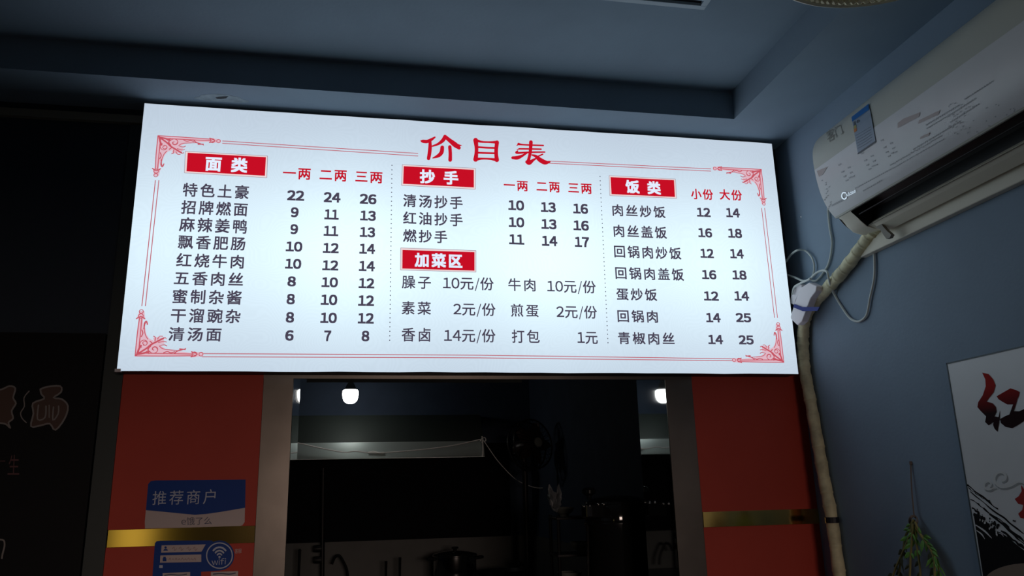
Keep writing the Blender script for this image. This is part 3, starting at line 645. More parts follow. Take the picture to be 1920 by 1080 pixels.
# faucet pipe, valves and hose at the left of the tile band
def vpx(x, y, Y): return onY(x, y, Y)
gp = thing('water_pipe', 'dark water pipe with two valves in front of the kitchen tiles', 'pipe', vpx(605, 1078, 3.45))
MB().tube([(vpx(606, 700 + 180, 3.45).x, 3.45, FZ - .2), (vpx(606, 1040, 3.45).x, 3.45, CT)], .016, 10).build('riser', 'dark_plastic', gp, smooth=True)
for y in (1029, 1050):
    q = vpx(595, y, 3.43); MB().lathe([(.0001, -.03), (.022, -.028), (.026, 0), (.022, .03), (.0001, .032)], q, 12, 'x').build('valve', 'dark_plastic', gp, smooth=True)
ho = MB().tube(px_path([(622, 1058), (628, 1045), (636, 1042), (643, 1052), (650, 1068), (652, 1084)], 3.42), .010, 8).build('rubber_hose', 'dark_plastic', None, smooth=True)
tag(ho, 'looped black rubber hose right of the water pipe on the tiles', 'hose')
# kitchen tools standing on the counter
for i, (x, lab) in enumerate([(562, 'leftmost upright black rod beside the steel jamb in the kitchen'), (724, 'shorter upright black utensil left of the steel pot'), (750, 'taller upright black utensil left of the steel pot')]):
    t0 = vpx(x, (1032, 1052, 1045)[i], 3.3)
    u = thing('kitchen_utensil', lab, 'utensil', (t0.x, 3.3, CT), 'upright utensils on the counter')
    MB().tube([(t0.x, 3.3, CT + .02), (t0.x, 3.3, t0.z)], [.008, .010], 8).build('shaft', 'dark_plastic', u, smooth=True)
    MB().lathe([(.0001, 0), (.035, 0), (.035, .02), (.012, .03), (.0001, .03)], (t0.x, 3.3, CT), 12).build('foot', 'dark_plastic', u, smooth=True)
    if i == 0: MB().lathe([(.0001, -.012), (.011, -.006), (.012, .003), (.0001, .012)], (t0.x, 3.3, t0.z), 10).build('tip', 'chrome', u, smooth=True)

# big dark boiler at the right of the hatch
BO = thing('noodle_boiler', 'large dark glossy boiler with a domed lid at the right of the hatch', 'boiler', (1.935, .8, 0))
bx = vpx(1155, 950, .8).x; ztop = vpx(1155, 938, .8).z
Rb = 0.140
MB().lathe([(.0001, 0), (Rb, 0), (Rb, ztop - .11), (Rb + .006, ztop - .10), (Rb + .006, ztop - .09), (Rb, ztop - .085), (Rb, ztop - .02), (Rb - .004, ztop - .012)], (bx, .8, 0), 48).build('drum', 'dark_gloss', BO, smooth=True)
blid = MB().lathe([(Rb + .002, ztop - .014), (Rb, ztop - .004), (Rb * .8, ztop + .012), (Rb * .4, ztop + .022), (.0001, ztop + .025)], (bx, .8, 0), 48).build('lid', 'dark_gloss', BO, smooth=True)
kn = vpx(1097, 918, .75)
MB().lathe([(.010, -.03), (.012, -.012), (.03, -.002), (.032, .012), (.02, .022), (.0001, .024)], (kn.x + .02, .76, ztop + .035), 18).build('lid_knob', 'dark_gloss', blid, smooth=True)
cb = vpx(1110, 950, .66)
MB().box((cb.x - .04, .62, cb.z - .045), (cb.x + .045, .69, cb.z + .012)).build('control_box', 'dark_gloss', BO, bevel=.006)
for k in range(4):  # chrome studs standing in for the bulb's glints on the boiler
    q = vpx((1095, 1106, 1122, 1132)[k], (949, 948, 945, 945)[k], .615)
    MB().lathe([(.0001, -.009), (.004, -.008), (.006, 0), (.006, .006)], q, 12, 'y').build('glint_stud', 'chrome', BO, smooth=True)
# stand with pots beside the boiler
sh = thing('storage_rack', 'dark wire rack with crockery between the fan and the boiler', 'rack', (vpx(1080, 1000, 1.15).x, 1.15, 0))
x0, x1 = vpx(1040, 1000, 1.15).x, vpx(1118, 1000, 1.15).x
for xx in (x0, x1):
    for yy in (1.07, 1.23): MB().tube([(xx, yy, 0), (xx, yy, vpx(1080, 965, 1.15).z)], .008, 8).build('upright', 'dark_plastic', sh)
shelves = [vpx(1080, 968, 1.15).z, vpx(1080, 1036, 1.15).z, vpx(1080, 1100, 1.15).z]
for z in shelves[:]:
    MB().box((x0 - .01, 1.06, z - .012), (x1 + .01, 1.24, z)).build('shelf', 'dark_plastic', sh, bevel=.002)
def bowl(x, y, z, r, h, lab, m='ceramic', grp=None, ind=.92):
    o = MB().lathe([(.0001, 0), (r * .4, 0), (r * .45, .01), (r * .8, h * .5), (r, h), (r * .97, h), (r * .76, h * .5), (.0001, .014)], (x, y, z), 28).build('bowl', m, None, smooth=True)
    return tag(o, lab, 'bowl', grp)
bowl(vpx(1090, 1020, 1.15).x, 1.15, shelves[1], .055, .05, 'pale bowl on the middle shelf of the dark rack')
bowl(vpx(1058, 962, 1.15).x, 1.15, shelves[0], .05, .045, 'pale bowl on the top shelf of the dark rack')
for k in range(2): bowl(vpx(1068, 1075, 1.15).x + .0, 1.15, shelves[2] + k * .018, .06, .05, ('lower', 'upper')[k] + ' of two nested bowls on the lowest rack shelf', grp='nested bowls on the rack')
# crumpled plastic bag hooked on the rack
random.seed(5)
g = MB(); ctr = vpx(1040, 925, 1.07); nv = 9; vs = []
for i in range(nv):
    for j in range(nv):
        u = i / (nv - 1); v = j / (nv - 1)
        vs.append(ctr + Vector(((u - .5) * .05 * (1 + .3 * v), .02 * math.sin(9 * u + 4 * v) + random.uniform(-.01, .01), -(v) * .09 + .02 + random.uniform(-.008, .008) + .02 * math.cos(6 * u))))
g.add(vs, [(i * nv + j, (i + 1) * nv + j, (i + 1) * nv + j + 1, i * nv + j + 1) for i in range(nv - 1) for j in range(nv - 1)])
bg = g.build('plastic_bag', 'bag', None, smooth=True); tag(bg, 'crumpled translucent plastic bag hung between fan pole and rack', 'bag')
so = bg.modifiers.new('s', 'SOLIDIFY'); so.thickness = .0015

# ================================================================== AIR CONDITIONER
AZ = FZ
prof = [(2.40, .775), (2.345, .772), (2.308, .752), (2.283, .72), (2.272, .68), (2.273, .61), (2.284, .54), (2.304, .488), (2.328, .456)]
sp = catmull([(x, 0, z) for x, z in prof], 5)
Y0, Y1 = -0.455, -1.36
def acsurf(px, py, off=.0012):
    d = ray(px, py); best = None
    for a, b in zip(sp, sp[1:]):
        # plane through segment a-b extruded along y
        n = Vector((-(b.z - a.z), 0, b.x - a.x)); 
        if n.x > 0: n = -n
        n.normalize()
        den = d.dot(n)
        if abs(den) < 1e-6: continue
        t = (Vector((a.x, 0, a.z + AZ)) - CAM).dot(n) / den
        p = CAM + d * t
        seg = (b - a); s_ = ((p.x - a.x) * seg.x + (p.z - AZ - a.z) * seg.z) / seg.length_squared
        if -1e-3 <= s_ <= 1.001 and t > 0 and (best is None or t < best[0]): best = (t, p + n * off)
    if best is None:
        return None
    return best[1]
ac = thing('air_conditioner', 'white wall-mounted split air conditioner high on the right wall', 'air conditioner', (XR, (Y0 + Y1) / 2, AZ + .34))
# body behind the front panel: side profile swept along the wall, rounded far end
body_prof = [(XR, .765)] + [(p.x + .006, p.z) for p in sp] + [(2.345, .448), (2.362, .425), (2.384, .405), (2.42, .396), (XR, .392)]
def sweep(prof2, ya, yb, endr=0.0):
    mb = MB(); n = len(prof2); secs = []
    cx, cz = XR, .58
    steps = [(0, 1.0)] if endr == 0 else [(0, .955), (.35, .985), (1, 1.0)]
    for t, s_ in steps: secs.append((ya - endr * t, s_))
    secs.append((yb, 1.0))
    vs = []
    for y, s_ in secs:
        for x, z in prof2: vs.append((cx + (x - cx) * s_, y, AZ + cz + (z - cz) * s_))
    fs = [(i * n + k, i * n + (k + 1) % n, (i + 1) * n + (k + 1) % n, (i + 1) * n + k) for i in range(len(secs) - 1) for k in range(n)]
    fs += [tuple(range(n)), tuple(range((len(secs) - 1) * n, len(secs) * n))]
    return mb.add(vs, fs)
sweep(body_prof, Y0, -0.535, .02).build('end_cap', 'ac_cream', ac, smooth=True)
# main case with an open outlet
rec = [(XR, .765)] + [(p.x + .006, p.z) for p in sp] + [(2.345, .470), (2.375, .485), (2.41, .46), (2.41, .425), (2.388, .408), (2.42, .396), (XR, .392)]
sweep(rec, -0.535, Y1, 0).build('case', 'ac_cream', ac, smooth=True)
rec2 = [(2.334, .454), (2.345, .471), (2.375, .486), (2.4105, .461), (2.4105, .424), (2.388, .406)]
dk = MB(); k_ = len(rec2)
vs = [(x - .0015, y, AZ + z - .0015) for y in (-0.536, Y1) for x, z in rec2]
dk.add(vs, [(i, i + 1, k_ + i + 1, k_ + i) for i in range(k_ - 1)] + [tuple(range(k_)), tuple(range(k_, 2 * k_))]); dk.build('air_outlet', 'ac_dark', ac)
MB().tube([(2.352, -.55, AZ + .440), (2.352, Y1 + .02, AZ + .440)], .0022, 6).build('outlet_bar', 'dark_plastic', ac)
# front panel: upper bare, lower under printed film
fp = MB(); n = len(sp)
vs = []
for y in (Y0 - .004, Y1):
    for p in sp: vs.append((p.x, y, AZ + p.z))
for y in (Y0 - .004, Y1):
    for p in sp: vs.append((p.x + .005, y, AZ + p.z))
fp.add(vs, [(i, i + 1, n + i + 1, n + i) for i in range(n - 1)] + [(2 * n + i, 2 * n + i + 1, 3 * n + i + 1, 3 * n + i) for i in range(n - 1)] +
       [(i, i + 1, 2 * n + i + 1, 2 * n + i) for i in range(n - 1)] + [(n + i, n + i + 1, 3 * n + i + 1, 3 * n + i) for i in range(n - 1)] + [(0, n, 3 * n, 2 * n), (n - 1, 2 * n - 1, 4 * n - 1, 3 * n - 1)])
fp.build('front_panel', 'ac', ac, smooth=True)
zf = acsurf(1627, 248).z - AZ
fl = [p for p in sp if p.z < zf - .002]; 
fl = [Vector((acsurf(1627, 248).x + .0012, 0, zf))] + fl[:-1]
fm = MB(); n = len(fl); vs = [(p.x - .0009, y, AZ + p.z) for y in (Y0 - .006, Y1) for p in fl]
fm.add(vs, [(i, i + 1, n + i + 1, n + i) for i in range(n - 1)]); film = fm.build('protective_film', 'film', ac, smooth=True)
# printed marks on the film
fs_ = lambda x, y: acsurf(x, y, .0022)
F4 = lambda x, y: acsurf(1460 + x / 3.723, 150 + y / 3.723, .0022)
mk = []; random.seed(11)
def dash(x, y, dx, dy, w): mk.append([(x, y), (x + dx, y + dy), (x + dx + w * .3, y + dy + w), (x + w * .3, y + w)])
for (x, y) in [(440, 640), (600, 560), (735, 470)]:
    for (a, b) in [(0, 0), (45, -30), (15, 32), (60, 5), (30, 60), (75, 32), (-20, -50), (52, 40)]: dash(x + a, y + b, 16, -8, 9)
for k in range(24): dash(535 + k * 13, 752 - k * 7, 8, -4, 7)
for k in range(10): dash(590 + k * 14, 770 - k * 8, 9, -5, 7)
for k in range(26): dash(780 + k * 14, 590 - k * 8 + random.uniform(-3, 3), 9, -5, 8)
for k in range(26): dash(800 + k * 14, 610 - k * 8, 9, -5, 7)
for k in range(16): dash(1030 + k * 15, 310 - k * 9, 10, -6, 9)
for k in range(16): dash(1035 + k * 15, 335 - k * 9, 10, -6, 8)
for k in range(22): dash(940 + k * 15, 480 - k * 9, 10, -6, 9)
for k in range(12): dash(1180 + k * 17, 250 - k * 11, 12, -7, 9); dash(1200 + k * 17, 290 - k * 11, 12, -7, 9); dash(1300 + k * 17, 130 - k * 11, 12, -7, 9)
for k in range(14): dash(300 + random.uniform(0, 60), 700 + k * 15, 8, -5, 7)
for k in range(7): dash(370 + k * 16, 870 - k * 8, 14, -6, 12)
for k in range(60): dash(1180 + random.uniform(0, 480), 380 - random.uniform(0, 220), 9, -5, 7)
mk = [q for q in mk if all(F4(x, y) is not None for x, y in q)]
decal('printed_marks', mk, F4, 'film_print', ac)['kind'] = 'stuff'
for q_ in [[(270, 635), (345, 605), (310, 660), (285, 675)], [(835, 300), (875, 270), (990, 225), (985, 255), (835, 335)], [(985, 280), (1130, 210), (1120, 240), (978, 305)], [(995, 395), (1060, 365), (1050, 390), (990, 412)]]: decal('printed_patch', [q_], F4, 'film_red', ac)
text_on('printed_text', '客门', quad_px((1549, 247), (1578, 233), (1582, 250), (1554, 269), fs_), 'print_grey', ac, 1.0, 0)
# energy label
lab = [(515, 262), (636, 168), (683, 432), (560, 518)]
lo = MB()
def gridpart(name, tl, tr, br, bl, m, off, nn=6):
    mb = MB(); vs = []
    for j in range(nn + 1):
        for i in range(3):
            u = i / 2; v = j / nn
            x = (1 - u) * ((1 - v) * tl[0] + v * bl[0]) + u * ((1 - v) * tr[0] + v * br[0]); y = (1 - u) * ((1 - v) * tl[1] + v * bl[1]) + u * ((1 - v) * tr[1] + v * br[1])
            vs.append(acsurf(1460 + x / 3.723, 150 + y / 3.723, off))
    mb.add(vs, [(j * 3 + i, j * 3 + i + 1, (j + 1) * 3 + i + 1, (j + 1) * 3 + i) for j in range(nn) for i in range(2)])
    return mb.build(name, m, ac)
gridpart('energy_label', *lab, 'label_white', .0030)
gridpart('label_header', (515, 262), (636, 168), (636, 210), (520, 292), 'label_blue', .0036, 2)
gridpart('label_footer', (677, 425) if 0 else (557, 510), (680, 425), (683, 435), (560, 520), 'label_ink', .0036, 1)
gridpart('energy_grade', (532, 345), (550, 332), (553, 355), (536, 368), 'orange', .0036, 1)
gridpart('energy_grade', (531, 325), (547, 313), (550, 331), (532, 343), 'yellow', .0036, 1)
gridpart('energy_grade', (531, 296), (542, 288), (546, 311), (531, 322), 'label_ink', .0036, 1)
decal('label_text', ribbon2([(553, 296), (560, 282), (569, 284), (566, 294), (556, 297)], [5] * 5, 3) + [q for k in range(6) for q in ribbon2([(545 + k * 3, 400 + k * 18 - 12), (600 + k * 3, 372 + k * 18 - 15), (650 + k * 2, 338 + k * 18 - 12)], [1.8] * 3, 2)], lambda x, y: acsurf(1460 + x / 3.723, 150 + y / 3.723, .0040), 'label_ink', ac)
# maker's logo
for q_ in range(2): text_on('logo', 'Midea', quad_px((1587.5, 362.2 + .5 * q_), (1604.8, 353 + .5 * q_), (1605.8, 359.5 + .5 * q_), (1589, 368.6 + .5 * q_), lambda x, y: acsurf(x, y, .003 + .0002 * q_)), 'logo', ac, 1.0, 0)
decal('logo', ribbon2([(1587, 361), (1582, 361), (1579.5, 366), (1581, 371), (1585, 372.5), (1588, 370)], [2.2] * 6, 4), lambda x, y: acsurf(x, y, .003), 'logo', ac)
# bottom vane, hinge, wall plate
MB().prism([(2.388, -.56, AZ + .409), (2.40, -.56, AZ + .396), (2.425, -.56, AZ + .376), (2.430, -.56, AZ + .380), (2.408, -.56, AZ + .402), (2.394, -.56, AZ + .414)], (0, Y1 + .58, 0)).build('air_vane', 'ac_cream', ac)
hg = [onX(*p, 2.40) for p in [(1638, 418), (1645, 412), (1652, 416), (1655, 424), (1662, 432), (1671, 440), (1668, 446), (1662, 448), (1656, 440), (1650, 430), (1642, 426)]]
MB().prism(hg, (.012, 0, 0)).build('vane_hinge', 'ac_hinge', ac)
MB().box((2.440, -0.40, AZ + .340), (XR, Y1, AZ + .398)).build('wall_plate', 'ac_cream', ac, bevel=.003)
MB().tube(catmull([onY(x, y, -.46) for x, y in [(1573, 407), (1582, 418), (1592, 427), (1602, 432)]], 4), .004, 6).build('glare_strip', 'logo', ac, smooth=True)  # bright metal strip added for the glare on the end cap

# ================================================================== HOSE, PLUG BOXES, CABLES
hpx = [(1648, 424), (1632.8, 440), (1606, 476), (1575, 515), (1546, 546), (1522, 573), (1510, 596), (1506, 625), (1506, 660), (1509.5, 698), (1520, 754), (1533, 828), (1546, 902), (1559, 969), (1574, 1078), (1590, 1180)]
hp_ = catmull([onX(x, y, XR - .0245) for x, y in hpx], 10)
rad_ = [.0215 + .0012 * math.sin(i * 1.1) for i in range(len(hp_))]
hose = thing('insulated_hose', 'cream tape-wrapped pipe running from the air conditioner down the corner', 'hose', hp_[-1])
MB().tube(hp_, rad_, 16).build('wrapped_pipe', 'hose', hose, smooth=True)
for i in range(3, len(hp_) - 2, 4):                                         # overlapping turns of the wrapping tape
    a, b = hp_[i], hp_[i + 1]; t = (b - a).normalized() * .009
    MB().tube([a, a + t * .5, a + t], [rad_[i] + .0006, rad_[i] + .0016, rad_[i] + .0002], 16, cap=False).build('tape_turn', 'hose', hose, smooth=True)
q = onX(1560, 975, XR - .0245)
MB().tube([q + Vector((0, 0, .010)), q - Vector((0, 0, .010))], .0242, 16).build('black_tie', 'hose_dark', hose)
# plug boxes strapped to the hose
def box_px(pts, X, dx, name, m, parent, bev=.003): 
    return MB().prism([onX(x, y, X) for x, y in pts], (dx, 0, 0)).build(name, m, parent, bevel=bev)
Z8 = lambda x, y: (1440 + x / 4.154, 380 + y / 4.154)
pg = thing('cable_box', 'white adapter box strapped to the cream hose with blue tape', 'adapter', onX(*Z8(215, 940), 2.42))
XB = 2.412
box_px([Z8(*p) for p in [(250, 665), (318, 622), (378, 650), (372, 690), (330, 745), (262, 925), (228, 955), (170, 900), (205, 790)]], XB - .016, .028, 'adapter_body', 'white_plastic', pg)
box_px([Z8(*p) for p in [(182, 712), (228, 640), (262, 636), (262, 660), (212, 762), (205, 800), (166, 780)]], XB - .004, .022, 'plug', 'white_plastic', pg)
t0 = [Z8(*p) for p in [(203, 790), (262, 812), (400, 812), (385, 842), (270, 845), (196, 815)]]
box_px(t0, XB - .021, .004, 'blue_tape', 'blue_tape', pg, 0)
def cable(pts, X, r, label, wav=0):
    P = [onX(*Z8(x, y), X if not isinstance(X, (list, tuple)) else X[i]) for i, (x, y) in enumerate(pts)]
    o = MB().tube(catmull(P, 8), r, 8).build('power_cable', 'cable', None, smooth=True); return tag(o, label, 'cable')
cable([(470, -10), (468, 60), (480, 190), (498, 300), (490, 400), (470, 480), (445, 525), (410, 575), (370, 610), (330, 600)], XR - .006, .0042, 'pale cable hanging from the end of the air conditioner to the adapter')
cable([(140, 460), (180, 405), (230, 370), (285, 372), (330, 410), (355, 460), (360, 510), (352, 560), (325, 600)], [2.43] * 3 + [XR - .01] * 6, .004, 'pale cable loop arching beside the board edge')
cable([(155, 565), (215, 585), (280, 610), (330, 590), (380, 545), (430, 527), (460, 540), (470, 580), (490, 650), (520, 720), (580, 820), (640, 900), (700, 925), (750, 900), (775, 850), (795, 740), (825, 600), (830, 480), (826, 395)], [2.43, 2.43, 2.435, 2.435, 2.43, 2.418, 2.412, 2.412, 2.43] + [XR - .006] * 10, .0042, 'long pale cable drooping in a deep loop under the air conditioner')
cable([(190, 715), (205, 660), (245, 632), (290, 612), (330, 592)], 2.402, .004, 'short pale cable entering the strapped adapter box')

# ================================================================== POSTER ON THE RIGHT WALL
XP = XR - 0.004
ps = thing('poster', 'pale poster with red brush characters on the right wall', 'poster', onX(1840, 1080, XP))
def PX(x, y, e=0.0): return onX(1400 + x / 2.7, 680 + y / 2.7, XP - e)
zt = FZ - .0755; yl = -.700
MB().box((XP, yl, FZ - 1.1), (XR - .0004, yl - .95, zt)).build('paper', 'poster', ps)
MB().box((XP - .0012, yl + .004, FZ - 1.1), (XR - .0004, yl, zt + .004)).build('edge', 'poster_edge', ps)
MB().box((XP - .0012, yl + .004, zt), (XR - .0004, yl - .95, zt + .004)).build('edge', 'poster_edge', ps)
m = mat('brush_red_black', (0.5, 0.02, 0.02, 1), 0.7, spec=0.1); nt = m.node_tree; tcn = nt.nodes.new('ShaderNodeTexCoord'); sx_ = nt.nodes.new('ShaderNodeSeparateXYZ'); nt.links.new(tcn.outputs['Object'], sx_.inputs[0])
cr = nt.nodes.new('ShaderNodeMapRange'); base = wloc(ps).z; cr.inputs[1].default_value = PX(1200, 260).z - base; cr.inputs[2].default_value = PX(1200, 120).z - base; nt.links.new(sx_.outputs[2], cr.inputs[0])
mixn = nt.nodes.new('ShaderNodeMix'); mixn.data_type = 'RGBA'; mixn.inputs[6].default_value = (0.02, 0.004, 0.006, 1); mixn.inputs[7].default_value = (0.42, 0.018, 0.015, 1); nt.links.new(cr.outputs[0], mixn.inputs[0]); nt.links.new(mixn.outputs[2], nt.nodes['Principled BSDF'].inputs['Base Color'])
M['brush'] = m
M['brush_red'] = mat('brush_red', (0.42, 0.018, 0.015, 1), 0.5)
rad1 = [(1192, 50), (1225, 58), (1248, 85), (1260, 115), (1250, 150), (1228, 178), (1215, 197), (1245, 205), (1262, 225), (1265, 250), (1255, 272), (1275, 275), (1283, 240), (1282, 275), (1270, 350), (1255, 335), (1247, 315), (1250, 300), (1225, 318), (1207, 300), (1212, 272), (1185, 245), (1168, 225), (1172, 200), (1195, 165), (1210, 120), (1208, 85)]
gong = [(1265, 170), (1300, 150), (1335, 130), (1362, 138), (1382, 148), (1378, 168), (1370, 185), (1362, 215), (1352, 245), (1380, 246), (1410, 232), (1470, 215), (1500, 240), (1480, 275), (1404, 295), (1375, 315), (1345, 332), (1310, 325), (1286, 305), (1282, 285), (1310, 270), (1330, 262), (1340, 235), (1348, 212), (1320, 212), (1295, 198), (1275, 185)]
decal('brush_character', [rad1], lambda x, y: PX(x, y, .0008), 'brush', ps)
decal('brush_character', [gong], lambda x, y: PX(x, y, .0008), 'brush', ps)
decal('brush_character', [[(1388, 618), (1404, 640), (1470, 640), (1480, 700), (1404, 790), (1385, 785), (1375, 765), (1395, 745), (1400, 720), (1375, 715), (1357, 690), (1378, 675), (1392, 650)]], lambda x, y: PX(x, y, .0008), 'brush_red', ps)
def spiral(cx, cy, r0, r1, a0, a1, n=14): return [(cx + (r0 + (r1 - r0) * t / n) * math.cos(a0 + (a1 - a0) * t / n), cy + (r0 + (r1 - r0) * t / n) * math.sin(a0 + (a1 - a0) * t / n)) for t in range(n + 1)]
cl = [(spiral(1290, 583, 40, 14, 2.4, 7.6) , [12] * 15), ([(1258, 605), (1285, 625), (1330, 622), (1375, 602), (1404, 612)], [14, 18, 16, 10, 4]), (spiral(1225, 618, 26, 9, 2.2, 7.0), [9] * 15), ([(1205, 632), (1225, 642), (1262, 630)], [10, 10, 4])]
decal('cloud_scroll', [[(x + 5, y + 9) for x, y in q] for p, w_ in cl for q in ribbon2(p, w_, 3)], lambda x, y: PX(x, y, .0006), 'cloud_shadow', ps)
decal('cloud_scroll', [q for p, w_ in cl for q in ribbon2(p, w_, 3)], lambda x, y: PX(x, y, .0009), 'cloud', ps)
# ink mountain
edge = [(1148, 760), (1175, 770), (1195, 800), (1215, 805), (1240, 835), (1260, 850), (1290, 862), (1330, 890), (1365, 920), (1404, 950), (1500, 1020), (1500, 1300), (1230, 1300)]
decal('ink_landscape', [edge], lambda x, y: PX(x, y, .0006), 'ink', ps)
st_ = []
random.seed(4)
for (x0, y0, x1, y1, w_) in [(1120, 622, 1268, 738, 9), (1122, 632, 1200, 690, 5), (1130, 655, 1404, 868, 8), (1135, 690, 1230, 760, 7), (1200, 740, 1330, 830, 9), (1235, 765, 1404, 905, 12), (1250, 780, 1410, 925, 8), (1290, 850, 1404, 940, 16), (1145, 735, 1200, 790, 10)]:
    n_ = 8; P = [(x0 + (x1 - x0) * t / n_ + random.uniform(-3, 3), y0 + (y1 - y0) * t / n_ + random.uniform(-3, 3)) for t in range(n_ + 1)]
    st_ += ribbon2(P, [w_ * random.uniform(.35, 1.1) for _ in P], 4)
for k in range(26):
    x = 1150 + random.uniform(0, 130); y = 745 + (x - 1150) * .72 + random.uniform(-18, 25); a = random.uniform(2, 7)
    st_.append([(x + a * math.cos(t), y + a * math.sin(t) * 1.6) for t in [PI * j / 3 for j in range(6)]])
for (x, y) in [(1350, 800), (1358, 802), (1228, 700)]: st_.append([(x + 4 * math.cos(t), y + 5 * math.sin(t)) for t in [PI * j / 3 for j in range(6)]])
decal('ink_stroke', st_, lambda x, y: PX(x, y, .0008), 'ink', ps)
wh = []
for (x0, y0, x1, y1, w_) in [(1160, 822, 1240, 888, 9), (1165, 850, 1205, 892, 7), (1275, 862, 1300, 880, 5)]: wh += ribbon2([(x0, y0), ((x0 + x1) / 2 + 4, (y0 + y1) / 2 - 3), (x1, y1)], [w_ * .5, w_, w_ * .3], 4)
for k in range(10): x = 1180 + random.uniform(0, 90); y = 790 + (x - 1180) * .6 + random.uniform(0, 30); wh.append([(x + 3 * math.cos(t), y + 7 * math.sin(t)) for t in [PI * j / 3 for j in range(6)]])
decal('paper_fleck', wh, lambda x, y: PX(x, y, .0009), 'poster', ps)
decal('printed_bowl', [[(1205, 1085)] + [(1425 + 225 * math.cos(a), 1115 + 100 * math.sin(a)) for a in [PI + .35 + (PI - .7) * k / 16 for k in range(17)]] + [(1650, 1200), (1205, 1200)]], lambda x, y: PX(x, y, .0010), 'beige', ps)

# ================================================================== HERB BUNDLE
hb = thing('herb_bundle', 'bunch of green herbs hanging by a string beside the poster', 'herbs', onX(1720, 1078, XR - .02))
Z7 = lambda x, y: (1620 + x / 4.91, 860 + y / 4.91)
def HX(x, y, e=.01): return onX(*Z7(x, y), XR - e)
MB().tube(catmull([HX(430, 45, .002), HX(432, 130, .006), HX(440, 300, .01), HX(450, 410, .012), HX(460, 520, .015)], 5), .0022, 6).build('string', 'string', hb, smooth=True)
MB().lathe([(.0001, -.006), (.004, -.004), (.004, .006), (.0001, .006)], HX(430, 42, .003), 8).build('nail', 'string', hb)
kn_ = [HX(455 + 35 * math.cos(a), 570 + 42 * math.sin(a), .02 + .008 * math.sin(a * 2)) for a in [2 * PI * k / 14 for k in range(14)]]
MB().tube(kn_, .004, 6, closed=True).build('binding', 'string', hb, smooth=True)
random.seed(9)
stems = [[(460, 560), (480, 650), (560, 740), (620, 840), (670, 950), (700, 1100), (720, 1250)], [(450, 560), (440, 640), (400, 760), (340, 900), (280, 1040), (230, 1200)], [(470, 580), (520, 700), (590, 800), (640, 900), (650, 1050), (640, 1250)],
         [(440, 580), (420, 640), (380, 720), (360, 850), (330, 1000), (320, 1200)], [(460, 600), (470, 720), (500, 880), (520, 1050), (530, 1250)], [(455, 600), (440, 760), (430, 900), (420, 1100), (400, 1250)]]
for s_i, stp in enumerate(stems):
    P = catmull([HX(x, y, .02 + .006 * (s_i % 3)) for x, y in stp], 5)
    MB().tube(P, [.0035] * len(P), 5).build('stem', 'stem', hb, smooth=True)
def leaf(p, d, side, ln, wd):
    d = d.normalized(); n_ = Vector((-1, 0, 0)); b = d.cross(n_).normalized() * side
    ax = (d * .6 + b * .9 + Vector((random.uniform(-.4, .1), 0, 0))).normalized(); cr_ = ax.cross(n_).normalized()
    fr = [0, .25, .5, .75, 1]; wv = [.15, .8, 1, .6, .02]; vs = []
    for f_, w_ in zip(fr, wv):
        c_ = p + ax * ln * f_ + Vector((0, 0, -ln * .35 * f_ * f_))
        vs += [c_ - cr_ * wd * w_, c_ + Vector((-.003 * w_, 0, 0)), c_ + cr_ * wd * w_]
    return vs, [(3 * i + j, 3 * i + j + 1, 3 * i + j + 4, 3 * i + j + 3) for i in range(4) for j in range(2)]
for s_i, stp in enumerate(stems):
    P = catmull([HX(x, y, .02 + .006 * (s_i % 3)) for x, y in stp], 5)
    green = s_i in (0, 2)
    for i in range(3, len(P) - 1, 2 if green else 3):
        for side in (-1, 1):
            if random.random() < .25: continue
            if P[i].x > XR: continue
            vs, fs = leaf(P[i], P[i + 1] - P[i], side, random.uniform(.018, .034) * (1.2 if green else .9), random.uniform(.004, .009))
            MB().add(vs, fs).build('leaf', 'leaf' if (green and random.random() < .8) or i < 12 else 'leaf_dark', hb, smooth=True)

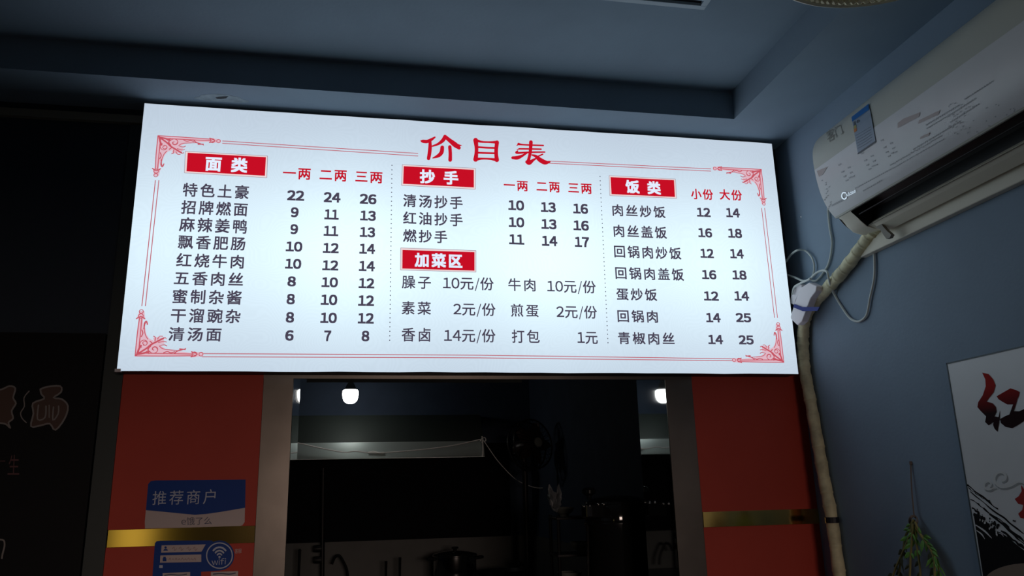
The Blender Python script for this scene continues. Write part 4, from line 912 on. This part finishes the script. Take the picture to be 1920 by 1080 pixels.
# ================================================================== CEILING THINGS
vt = thing('ceiling_vent', 'slatted grey air vent in the raised ceiling at the top of the picture', 'vent', (1.35, -.76, ZT))
vx0, vx1, vy0 = 0.95, 1.80, -.662
MB().box((vx0, vy0 - .26, ZT - .004), (vx1, vy0, ZT)).build('backing', 'vent_dark', vt)
for (a, b) in [((vx0 - .02, vy0 - .02), (vx1 + .02, vy0)), ((vx0 - .02, vy0 - .28), (vx1 + .02, vy0 - .26))]:
    MB().box((a[0], a[1], ZT - .014), (b[0], b[1], ZT)).build('frame_bar', 'vent', vt, bevel=.001)
for x in (vx0 - .02, vx1): MB().box((x, vy0 - .26, ZT - .014), (x + .02, vy0 - .02, ZT)).build('frame_bar', 'vent', vt, bevel=.001)
for k in range(6):
    y = vy0 - .052 - k * .036
    MB().box((vx0, y - .007, ZT - .016), (vx1, y + .007, ZT - .013), Matrix.Rotation(math.radians(25), 3, 'X')).build('slat', 'vent', vt)
# woven pendant shade
lc = Vector((1.935, -1.40, FZ + .80)); RL = .30
lp = thing('pendant_lamp', 'unlit cream woven pendant shade cut off by the top of the picture', 'lamp', lc)
lprof = [(RL, 0), (RL * .985, .03), (RL * .9, .07), (RL * .7, .11), (RL * .4, .14), (.04, .15)]
MB().lathe(lprof + [(.04, .147)] + [(r - .004, h - .003) for r, h in reversed(lprof[:-1])], lc, 64).build('shade', 'lamp_shade', lp, smooth=True)
MB().tube([lc + Vector((RL * math.cos(a), RL * math.sin(a), 0)) for a in [2 * PI * k / 64 for k in range(64)]], .006, 6, closed=True).build('rim', 'lamp_rim', lp, smooth=True)
# closed woven underside: concentric braided rings
for j in range(7):
    r = RL - .016 - j * .022; z0 = .004 + .002 * j; ng = max(12, int(2 * PI * r / .016)); mb = MB()
    path = []
    for k in range(ng * 4):
        a = 2 * PI * k / (ng * 4); path.append(lc + Vector(((r + .003 * math.sin(ng * a)) * math.cos(a), (r + .003 * math.sin(ng * a)) * math.sin(a), z0 + .004 * math.cos(ng * a))))
    mb.tube(path, .0085, 6, closed=True); mb.build('woven_ring', 'lamp_shade', lp, smooth=True)
MB().lathe([(.0001, .028), (RL - .012, .012), (RL - .012, .016), (.0001, .034)], lc, 48).build('diffuser', 'lamp_shade', lp, smooth=True)
MB().tube([lc + Vector((0, 0, .148)), Vector((lc.x, lc.y, ZT))], .006, 8).build('cord', 'dark_plastic', lp)
# nail marks on the right wall
nm = MB().lathe([(.0001, -.001), (.004, 0), (.0001, .002)], onX(1501, 407, XR - .0005), 8, 'x').build('wall_nail', 'logo', None); tag(nm, 'tiny pale nail in the right wall beside the board', 'nail')
